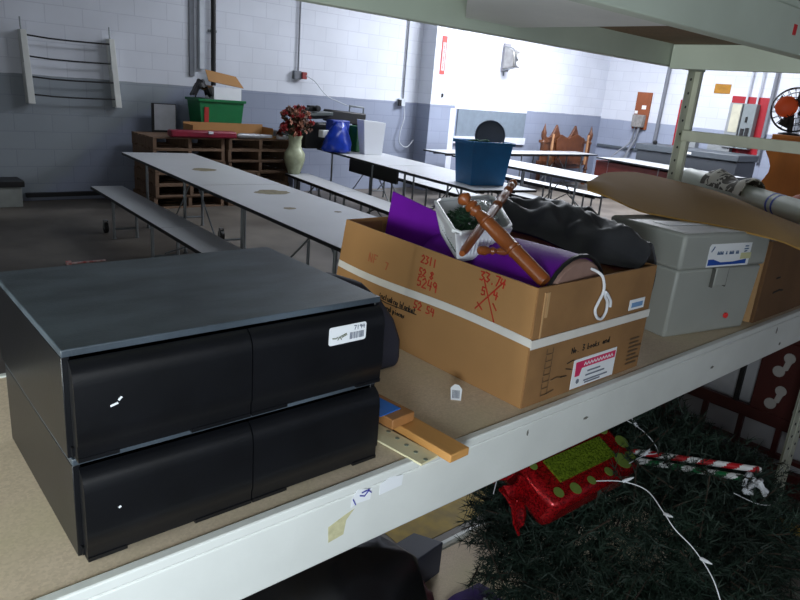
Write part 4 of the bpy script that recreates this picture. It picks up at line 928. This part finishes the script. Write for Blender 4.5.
tag(link('wall_pipe', MB().cyl((xw-.05, 7.56, .8), (xw-.05, 7.50, ZC), .04, n=10), M_pipe_g), 'grey vertical pipe on the right wall beside the rust-brown board', 'pipe')
tag(link('wall_rail', MB().box(xw-.05, xw-.002, 7.6, 8.95, .82, .87), mat('rail_dark', (90, 98, 106), .6)), 'dark horizontal rail on the right wall left of the rust-brown board', 'rail')
tag(link('red_board', MB().box(xw-.03, xw-.002, 7.0, 7.16, .95, 1.95), mat('signal_red', (164, 16, 34), .5, var=.1)), 'narrow red board on the right wall, just left of the rear post', 'board')
tag(link('warning_sign', MB().box(xw-.012, xw-.002, 6.20, 6.52, 2.12, 2.30), mat('sign_yellow', (176, 122, 22), .5, var=.25, scale=14)), 'small yellow sign on the right wall above the electrical panel', 'sign')
ep = thing('electrical_panel', 'grey electrical panel mounted on a red backing board on the right wall', 'electrical panel', (13.7, 5.8, 1.0))
link('backing_board', MB().box(xw-.03, xw-.002, 5.42, 6.12, 1.02, 2.09), MATS['signal_red'], ep)
link('panel_box', MB().box(xw-.20, xw-.03, 5.82, 6.06, 1.12, 1.96), mat('panel_grey', (150, 154, 156), .45), ep, bevel=.008)
link('panel_door', MB().box(xw-.19, xw-.03, 5.56, 5.80, 1.12, 1.96), mat('panel_dark', (128, 136, 138), .45), ep, bevel=.008)
link('paper_notice', MB().box(xw-.212, xw-.20, 5.83, 6.00, 1.42, 1.94), mat('notice_cream', (202, 198, 176), .7), ep)
link('breaker', MB().box(xw-.215, xw-.19, 5.61, 5.67, 1.28, 1.52).box(xw-.215, xw-.19, 5.70, 5.76, 1.28, 1.50).box(xw-.215, xw-.19, 5.68, 5.71, 1.62, 1.72), M_steelblack, ep)
link('lower_box', MB().box(xw-.16, xw-.03, 5.9, 6.35, 1.0, 1.22), MATS['panel_grey'], ep, bevel=.008)
for yy in (5.62, 5.82): link('conduit', MB().cyl((xw-.08, yy, 1.96), (xw-.08, yy, ZC), .02, n=8), M_pipe_w, ep)
tag(link('junction_box', MB().box(xw-.16, xw-.002, 6.6, 6.95, 1.02, 1.24), MATS['panel_grey'], bevel=.01), 'small grey junction box low on the right wall, next to the rear post', 'junction box')
tag(link('wall_pipe', MB().cyl((xw-.05, 5.38, .9), (xw-.05, 5.38, ZC), .035, n=10), M_pipe_g), 'dark vertical pipe on the right wall, right of the electrical panel', 'pipe')
tag(link('wall_pipe', MB().cyl((xw-.05, 4.84, .9), (xw-.05, 4.84, ZC), .04, n=10), M_pipe_g), 'grey vertical pipe on the right wall behind the orange fan', 'pipe')
# long grey counter
gc = thing('grey_counter', 'long dark grey storage chest standing along the right wall', 'chest', (12.7, 6.1, 0))
M_cg = mat('chest_grey', (70, 76, 82), .5, var=.1)
link('chest_body', MB().box(12.40, 13.2, 5.18, 7.15, .06, .93), mat('chest_grey_dark', (54, 58, 64), .55), gc, bevel=.01)
link('chest_lid', MB().box(12.36, 13.22, 5.15, 7.18, .935, 1.06), M_cg, gc, bevel=.02)
link('lid_label', MB().box(12.352, 12.36, 6.02, 6.16, .97, 1.01), M_paper, gc)
link('plinth', MB().box(12.45, 13.15, 5.23, 7.1, 0, .06), M_steelblack, gc)
tag(link('round_ornament', MB().lathe([(0, .03), (.03, .045), (.06, .04), (.08, .015)], (12.5, 6.85, 1.061), n=14), M_steelblack), 'small round black ornament sitting on the far end of the grey chest', 'ornament')

# golden hutch with fan
hu = thing('oak_hutch', 'golden oak hutch with a scalloped side, at the right edge', 'hutch', (4.9, 1.7, 0))
xh = 5.62
sc = [(2.13, 0.0)]
for k in range(33):
    z = .02 + 1.50*k/32; sc.append((2.13 + .028*math.sin(k*.85)+.02*math.sin(k*.41), z))
sc += [(2.08, 1.56), (1.2, 1.56), (1.2, 0)]
hu.location = (xh, 1.7, 0); ORI[hu.name] = Vector((xh, 1.7, 0))
link('face_frame', MB().prism(sc, (xh, 0, 0), (0, 1, 0), (0, 0, 1), .03), M_orangewood, hu, bevel=.004)
link('case_body', MB().box(xh+.035, xh+.40, 1.2, 2.06, .0, 1.54), M_orangewood, hu)
link('top_board', MB().box(xh-.04, xh+.42, 1.2, 2.12, 1.541, 1.572), M_orangewood, hu, bevel=.006)
link('door_panel', MB().box(xh-.016, xh-.001, 1.25, 1.98, .75, 1.26), M_orangewood, hu, bevel=.01)
link('drawer_front', MB().box(xh-.016, xh-.001, 1.25, 1.98, 1.29, 1.50), mat('oak_dark', (206, 116, 46), .4, var=.2, scale=8), hu, bevel=.01)
fn = thing('desk_fan', 'small fan with an orange hub and black wire cage on top of the hutch', 'fan', (xh+.1, 1.95, 1.572))
fc = Vector((xh+.12, 2.06, 1.760)); fa = Vector((-.86, -.38, .1)).normalized()
fu = fa.orthogonal().normalized(); fv = fa.cross(fu)
m = MB()
for rr_, of in ((.165, 0), (.16, .02), (.12, .05), (.07, .065), (.16, -.03), (.10, -.05)):
    cpts = [fc + fa*of + (fu*math.cos(2*PI*k/28)+fv*math.sin(2*PI*k/28))*rr_ for k in range(29)]; m.tube(cpts, .0035, 5)
for k in range(20):
    d = fu*math.cos(2*PI*k/20)+fv*math.sin(2*PI*k/20); m.tube([fc+fa*.065+d*.03, fc+fa*.05+d*.12, fc+fa*.02+d*.16, fc+d*.165, fc-fa*.03+d*.16, fc-fa*.05+d*.10], .002, 4)
link('cage', m, M_steelblack, fn)
link('hub', MB().lathe([(0, .02), (.012, .06), (.03, .078), (.055, .078)], fc+fa*.11+Vector((0, .07, .01)), -fa, 20), mat('fan_orange', (255, 96, 40), .5, var=.05), fn)
for k in range(4):
    d = fu*math.cos(PI*k/2+.4)+fv*math.sin(PI*k/2+.4); e = fa.cross(d)
    link('blade', MB().add([fc+d*.03-e*.02, fc+d*.14-e*.05+fa*.012, fc+d*.14+e*.05-fa*.012, fc+d*.03+e*.02, fc+d*.03-e*.02-fa*.003, fc+d*.14-e*.05+fa*.009, fc+d*.14+e*.05-fa*.015, fc+d*.03+e*.02-fa*.003], [(0, 1, 2, 3), (7, 6, 5, 4), (0, 4, 5, 1), (1, 5, 6, 2), (2, 6, 7, 3), (3, 7, 4, 0)]), M_blackrub, fn)
link('fan_foot', MB().lathe([(0, .08), (.012, .075), (.02, .02)], (fc.x, fc.y, 1.5725), n=20), M_steelblack, fn)
link('fan_neck', MB().cyl((fc.x, fc.y, 1.58), (fc.x-.02, fc.y, 1.70), .02, n=10), M_steelblack, fn)

# roll, bag and cloth on the next bay
sup = tag(link('carton', MB().box(3.0, 3.65, 1.0, 1.46, 1.0305, 1.25), M_carddark, bevel=.004), 'brown carton beyond the end posts, carrying the white roll', 'carton')
sup2 = tag(link('carton', MB().box(3.85, 4.7, .85, 1.40, 1.0305, 1.255), M_carddark, bevel=.004), 'second brown carton beyond the end posts, under the orange cloth', 'carton')
rl = thing('white_roll', 'long white plastic-covered roll with blue stripes, lying past the end post', 'roll', (3.3, 1.3, 1.25))
p0, p1 = Vector((3.72, 1.80, 1.325)), Vector((2.985, .79, 1.295)); dr = (p1-p0).normalized()
link('roll_body', MB().lathe([(0, .03), (.005, .048), ((p1-p0).length-.005, .048), ((p1-p0).length, .03)], p0, dr, 24), mat('roll_white', (214, 220, 206), .45, var=.08), rl)
for s_ in (.80, .84): link('blue_stripe', MB().lathe([(0, .0490), (.012, .0490)], p0+dr*s_, dr, 24), mat('stripe_blue', (50, 80, 190), .5), rl)
g = []
for i in range(15):
    row = []
    for j in range(13):
        u, v = i/14, j/12
        p = p0.lerp(p1, .20+.30*u); a = PI*(1-v*1.0)
        side = Vector((dr.y, -dr.x, 0))
        row.append(p + side*math.cos(a)*.062 + Vector((0, 0, math.sin(a)*(.066+.015*math.sin(u*8)) + .008*noise.noise(Vector((u*6, v*5, 3))))))
    g.append(row)
bgm = bpy.data.materials.new('patterned_cloth'); bgm.use_nodes = True; nt = bgm.node_tree; b_ = nt.nodes['Principled BSDF']
tc = nt.nodes.new('ShaderNodeTexCoord'); v_ = nt.nodes.new('ShaderNodeTexNoise'); v_.inputs['Scale'].default_value = 14; v_.inputs['Distortion'].default_value = 1.5; nt.links.new(tc.outputs['Object'], v_.inputs['Vector'])
r_ = nt.nodes.new('ShaderNodeValToRGB'); r_.color_ramp.interpolation = 'CONSTANT'; r_.color_ramp.elements[0].color = lin((84, 78, 66)); r_.color_ramp.elements[1].position = .5; r_.color_ramp.elements[1].color = lin((214, 210, 196))
nt.links.new(v_.outputs['Fac'], r_.inputs[0]); nt.links.new(r_.outputs[0], b_.inputs['Base Color']); b_.inputs['Roughness'].default_value = .8
tag(link('patterned_bag', MB().sheet(g, .006), bgm), 'brown and white patterned bag draped over the white roll', 'bag')
g = []
for i in range(13):
    row = []
    for j in range(13):
        u, v = i/12, j/12
        row.append((3.88+.62*u, .95+.40*v, 1.264+.080*math.sin(PI*u)**.6*math.sin(PI*v)**.6+.02*noise.noise(Vector((u*5, v*5, 5)))*math.sin(PI*v)))
    g.append(row)
tag(link('orange_cloth', MB().sheet(g, .008), mat('rust_cloth', (176, 84, 52), .8, var=.25)), 'rust-orange cloth lying on the carton in front of the hutch', 'cloth')

# ================================================================== BELOW THE SHELF
tr = thing('christmas_tree', 'dark green artificial Christmas tree lying on the lower shelf and spilling into the aisle', 'christmas tree', (1.85, .95, .093))
random.seed(21)
tm = MB(); fm = MB()
C_ = Vector((1.84, .84, .40)); RR = Vector((.60, .52, .38))
tm.cyl((1.55, 1.0, .38), (2.30, .78, .42), .022, .012, 10)
def needle(m, p, d, L_, wd):
    s_ = d.cross(Vector((random.gauss(0, 1), random.gauss(0, 1), random.gauss(0, 1)))).normalized()*wd
    m.add([p-s_, p+s_, p+d*L_], [(0, 1, 2)])
def ok(p):
    if p.z < .105: return False
    if p.z > .88 and YF-.06 < p.y < YB: return False
    return True
for k in range(3400):
    th_ = random.uniform(0, 2*PI); ph = math.acos(random.uniform(-.55, 1)); rad = random.uniform(.62, 1.0)
    n_ = Vector((math.cos(th_)*math.sin(ph), math.sin(th_)*math.sin(ph), math.cos(ph)))
    lump = 1 + .14*noise.noise(n_*2.6)
    tip = C_ + Vector((n_.x*RR.x, n_.y*RR.y, n_.z*RR.z))*rad*lump
    d = (n_ + Vector((random.gauss(0, .45), random.gauss(0, .45), random.gauss(0, .45)))).normalized()
    base = tip - d*random.uniform(.10, .17)
    if not ok(tip) or not ok(base): continue
    if k % 6 == 0: tm.tube([base, tip], .0022, 4)
    for q in range(40):
        u = random.random(); p = base.lerp(tip, u)
        nd = (d*.75 + Vector((random.gauss(0, .6), random.gauss(0, .6), random.gauss(0, .6)))).normalized()
        if ok(p+nd*.03): needle(fm, p, nd, random.uniform(.024, .044), .0017)
link('branches', tm, M_trunk, tr)
link('needles', fm, M_needle, tr)['kind'] = 'stuff'
# present
gf = thing('gift_decoration', 'red glittery present decoration with green dots and ribbon on the Christmas tree', 'decoration', (1.6, .93, .72))
Rg = Matrix.Rotation(-.02, 3, 'Z') @ Matrix.Rotation(.42, 3, 'X')
gc_ = Vector((1.49, .905, .70))
def gp(a, b, c): return gc_ + Rg @ Vector((a, b, c))
m = MB(); NX_, NY_ = 14, 10; g = []
W2, D2, H2 = .20, .125, .05
m.obox(gc_, (2*W2, 2*D2, 2*H2), Rg); link('present_body', m, M_redglit, gf, bevel=.022)
link('ribbon', MB().obox(gp(-.005, -.035, H2+.003), (.25, .070, .006), Rg), M_grnglit, gf)
link('ribbon', MB().obox(gp(W2-.06, .06, H2+.001), (.12, .06, .010), Rg @ Matrix.Rotation(-.35, 3, 'Z')), M_greendot, gf)
ds = MB()
for a, b, r in ((-.16, -.09, .015), (-.10, -.10, .017), (-.17, .0, .012), (-.14, .07, .017), (-.07, .085, .015), (.0, .09, .016), (.07, .08, .014), (.16, .02, .020), (.19, -.04, .022), (.13, -.09, .026), (.05, -.10, .014), (-.03, -.10, .013), (.17, -.09, .018), (.10, .04, .014)):
    link('dot', MB().lathe([(0, r), (.0015, r)], gp(a, b, H2+.0005), Rg @ Vector((0, 0, 1)), 16), M_greendot, gf)
for s_ in (-1, 1): link('side_bow', MB().sheet([[gp(-W2-.004-.085*u, s_*(.01+.11*v*(.35+.65*u))+.008*math.sin(u*9), .03-.05*v+.012*math.sin(v*7+u*5)) for u in (0, .2, .4, .6, .8, 1)] for v in (0, .25, .5, .75, 1)], .006), M_redglit, gf)
# candy canes
def cane(name, label, p0, p1, r, cols, hook=None):
    T = thing(name, label, 'candy cane', Vector(p0)); p0, p1 = Vector(p0), Vector(p1); ax_ = (p1-p0); L_ = ax_.length; ax_.normalize(); a = ax_.orthogonal().normalized(); c = ax_.cross(a)
    n, S = 16, 60; m = MB()
    for i in range(S):
        for k in range(n):
            m.use(int(((k/n) + i/12) * 2) % 2)
            q = []
            for ii, kk in ((i, k), (i, k+1), (i+1, k+1), (i+1, k)):
                an = 2*PI*kk/n; q.append(p0+ax_*(L_*ii/S)+(a*math.cos(an)+c*math.sin(an))*r)
            m.add(q, [(0, 1, 2, 3)])
    link('cane_stick', m, cols, T)
    link('cane_tip', MB().lathe([(0, r), (r*.8, r*.8), (r*1.2, .001)], p1, ax_, 14), cols[0], T)
    return T
Mcw = mat('cane_white', (226, 226, 226), .35); Mcr = mat('cane_red', (176, 20, 30), .35); Mcg = mat('cane_green', (14, 110, 60), .35)
cane('candy_cane', 'red and white striped candy cane on the Christmas tree, above the green one', (1.70, .830, .700), (1.955, .560, .692), .0095, [Mcw, Mcr])
cane('candy_cane', 'green and white striped candy cane on the Christmas tree, below the red one', (1.69, .812, .683), (1.905, .580, .672), .0095, [Mcw, Mcg])
bw = MB()
for k in range(5):
    a = k*1.25; bw.tube(smooth_pts([(1.94, .55, .655), (1.94+.035*math.cos(a), .55+.03*math.sin(a), .655+.025*math.sin(a*2)), (1.94+.02*math.cos(a+.8), .55+.03*math.sin(a+.8), .635)]), .007, 6)
tag(link('white_bow', bw, M_whiteplastic), 'small white bow at the right end of the candy canes', 'bow')
# light string
def wire(pts, label, bulbs=True):
    P = smooth_pts(pts, 6); T = thing('light_string', label, 'string lights', P[0], 'white string lights on the Christmas tree')
    link('wire', MB().tube(P, .0013, 6), M_whiteplastic, T)
    if bulbs:
        for k in range(6, len(P)-2, 13): link('bulb', MB().lathe([(0, .004), (.01, .0045), (.02, .0035), (.03, .001)], P[k], (P[k]-P[k-3])+Vector((0, 0, .02)), 8), M_whiteplastic, T)
wire([(1.42, .76, .735), (1.47, .715, .74), (1.495, .66, .735), (1.47, .60, .72), (1.455, .555, .70), (1.465, .505, .67), (1.44, .44, .64), (1.42, .39, .58)], 'white light string trailing down the front of the tree from the present')
wire([(1.62, .78, .71), (1.70, .78, .71), (1.76, .77, .71), (1.78, .84, .74), (1.74, .93, .77), (1.68, .97, .78)], 'white light string crossing the candy canes near the present')
wire([(1.84, .57, .65), (1.90, .52, .62), (1.98, .50, .60), (2.06, .52, .58)], 'white light string under the right end of the candy canes', False)
wire([(1.29, .98, .62), (1.33, 1.0, .66), (1.40, 1.02, .68), (1.45, 1.02, .69)], 'short white wire left of the present, close under the shelf beam', False)

# dark red slatted panel standing behind the end of the shelf
dp = thing('slatted_panel', 'dark red wooden openwork panel standing past the right end of the lower shelf', 'wood panel', (3.2, 1.0, 0))
xp_ = 3.2
def rail(y0, y1, z0, z1, name='rail', th=.03): link(name, MB().box(xp_, xp_+th, min(y0, y1), max(y0, y1), z0, z1), M_darkred, dp, bevel=.004)
rail(.35, 1.75, .31, .37); rail(.35, 1.75, .02, .13); rail(.35, 1.75, .72, .80)
link('thin_rail', MB().box(xp_, xp_+.03, .35, 1.75, .17, .19), M_darkred, dp)
for yy in (1.225, 1.05, .88, .70, .52): link('slat', MB().box(xp_+.004, xp_+.026, yy-.012, yy+.012, .13, .31), M_darkred, dp)
link('slat', MB().box(xp_+.004, xp_+.026, 1.085, 1.105, .37, .72), M_blackrub, dp)
for yy in (1.71, 1.40): link('stile', MB().box(xp_, xp_+.03, yy-.04, yy+.04, .13, .72), M_darkred, dp)
# fretwork board: plate with S-shaped openings shown as pale inlays through it
link('fret_board', MB().box(xp_, xp_+.03, .42, 1.025, .37, .72), M_darkred, dp, bevel=.003)
for cy, cz in ((.925, .615), (.925, .455), (.80, .615), (.80, .455), (.66, .615), (.66, .455)):
    fo = MB().lathe([(0, .024), (.004, .024)], (xp_-.001, cy-.014, cz+.038), (-1, 0, 0), 16).lathe([(0, .026), (.004, .026)], (xp_-.001, cy+.016, cz-.035), (-1, 0, 0), 16)
    fo.add([(xp_-.004, cy-.030, cz+.03), (xp_-.004, cy-.002, cz+.02), (xp_-.004, cy+.008, cz-.03), (xp_-.004, cy-.018, cz-.02), (xp_, cy-.030, cz+.03), (xp_, cy-.002, cz+.02), (xp_, cy+.008, cz-.03), (xp_, cy-.018, cz-.02)], [(0, 1, 2, 3), (0, 4, 5, 1), (1, 5, 6, 2), (2, 6, 7, 3), (3, 7, 4, 0)])
    link('fret_opening', fo, mat('fret_pale', (168, 164, 160), .7), dp)
tag(link('pale_slab', MB().box(3.27, 3.39, .30, 1.95, .0, .84), mat('slab_white', (190, 190, 194), .8, var=.1), bevel=.03), 'pale slab standing behind the dark red openwork panel', 'mattress')  # plain pale slab that shows through the gaps of the panel

# black bags on the lower shelf
def blob(name, label, cat, c, r, m_, seed, amp=.25):
    mb = MB(); n, S = 28, 18; vs = []; fs = []
    for i in range(S+1):
        ph = PI*i/S
        for k in range(n):
            th_ = 2*PI*k/n; nn = Vector((math.cos(th_)*math.sin(ph), math.sin(th_)*math.sin(ph), math.cos(ph)))
            f_ = 1+amp*noise.noise(nn*2.2+Vector((seed, 0, 0)))+amp*.5*noise.noise(nn*6+Vector((seed, 3, 0)))
            z = c[2]+nn.z*r[2]*f_
            vs.append((c[0]+nn.x*r[0]*f_, c[1]+nn.y*r[1]*f_, max(z, .0785)))
    for i in range(S):
        for k in range(n): fs.append((i*n+k, i*n+(k+1) % n, (i+1)*n+(k+1) % n, (i+1)*n+k))
    mb.add(vs, fs); return tag(link(name, mb, m_, smooth=80), label, cat)
M_bag = mat('black_bag', (16, 16, 18), .4, var=.3)
blob('bin_bag', 'large black plastic bag under the front beam of the shelf, at the lower left', 'bag', (.66, 1.05, .40), (.34, .30, .36), M_bag, 1)
tag(link('slate_box', MB().prism([(1.02, 1.34), (1.05, 1.28), (1.22, 1.25), (1.45, 1.28), (1.40, 1.375)], (0, 0, .205), (1, 0, 0), (0, 1, 0), .1265), mat('slate_paint', (62, 66, 82), .6), bevel=.004), 'low slate grey box between the black plastic bag and the tree', 'box')
def heap(name, label, x0, x1, y0, y1, z0, h, m_, seed):
    g = []
    for i in range(19):
        row = []
        for j in range(19):
            u, v = i/18, j/18; e_2 = (math.sin(PI*u)*math.sin(PI*v))**.5 if 0 < u < 1 and 0 < v < 1 else 0
            row.append((x0+(x1-x0)*u+.02*noise.noise(Vector((u*4, v*4, seed))), y0+(y1-y0)*v, z0+.006+e_2*(h+.5*h*noise.noise(Vector((u*5, v*5, seed+2))))))
        g.append(row)
    return tag(link(name, MB().sheet(g, .006), m_, smooth=80), label, 'cloth')
heap('purple_cloth', 'dark purple cloth crumpled on the lower shelf, left of the Christmas tree', 1.22, 1.52, .86, 1.16, .078, .07, mat('purple_cloth', (62, 34, 110), .8, var=.3), 3)
heap('maroon_cloth', 'maroon cloth peaking between the black bag and the purple cloth', 1.12, 1.28, 1.10, 1.24, .078, .16, mat('maroon_cloth', (64, 24, 28), .8), 8)
heap('dark_cloth_heap', 'blackish cloth in front of the purple cloth on the lower shelf', 1.04, 1.40, .76, .96, .078, .10, M_bag, 12)
for (x, y, lab) in ((1.38, 1.02, 'tiny white tag on the purple cloth below the shelf'),):
    tag(link('paper_tag', MB().obox((x, y, .185), (.034, .020, .002), Matrix.Rotation(.5, 3, 'Z') @ Matrix.Rotation(-.5, 3, 'X')), M_paper), lab, 'tag')

# bits on the floor by the back wall
wbx = thing('white_crate', 'low whitish box with a dark top, on the floor at the far left', 'box', (1.6, 8.85, 0))
link('crate_body', MB().box(1.15, 1.79, 8.62, 8.93, 0, .23), mat('crate_pale', (146, 150, 146), .7, var=.15), wbx, bevel=.006)
link('crate_lid', MB().box(1.13, 1.82, 8.60, 8.95, .232, .30), M_steelblack, wbx, bevel=.006)
tag(link('floor_scrap', MB().obox((1.70, 5.97, .006), (.30, .022, .010)).obox((1.545, 5.96, .014), (.04, .04, .026)), mat('scrap_red', (190, 90, 86), .6, rgb2=(220, 200, 200), var=0, scale=30)), 'small red and white stick on the floor beyond the black cabinets', 'stick')
tag(link('baseboard_pipe', MB().box(1.9, 3.05, 8.93, 8.99, .05, .10), M_steelblack), 'dark strip along the foot of the back wall', 'strip')

heap('dark_cloth', 'dark brown cloth lying on top of the upper shelf at the top right', 1.75, 2.35, .755, 1.15, 1.926, .12, mat('umber_cloth', (52, 34, 30), .8, var=.3), 30)
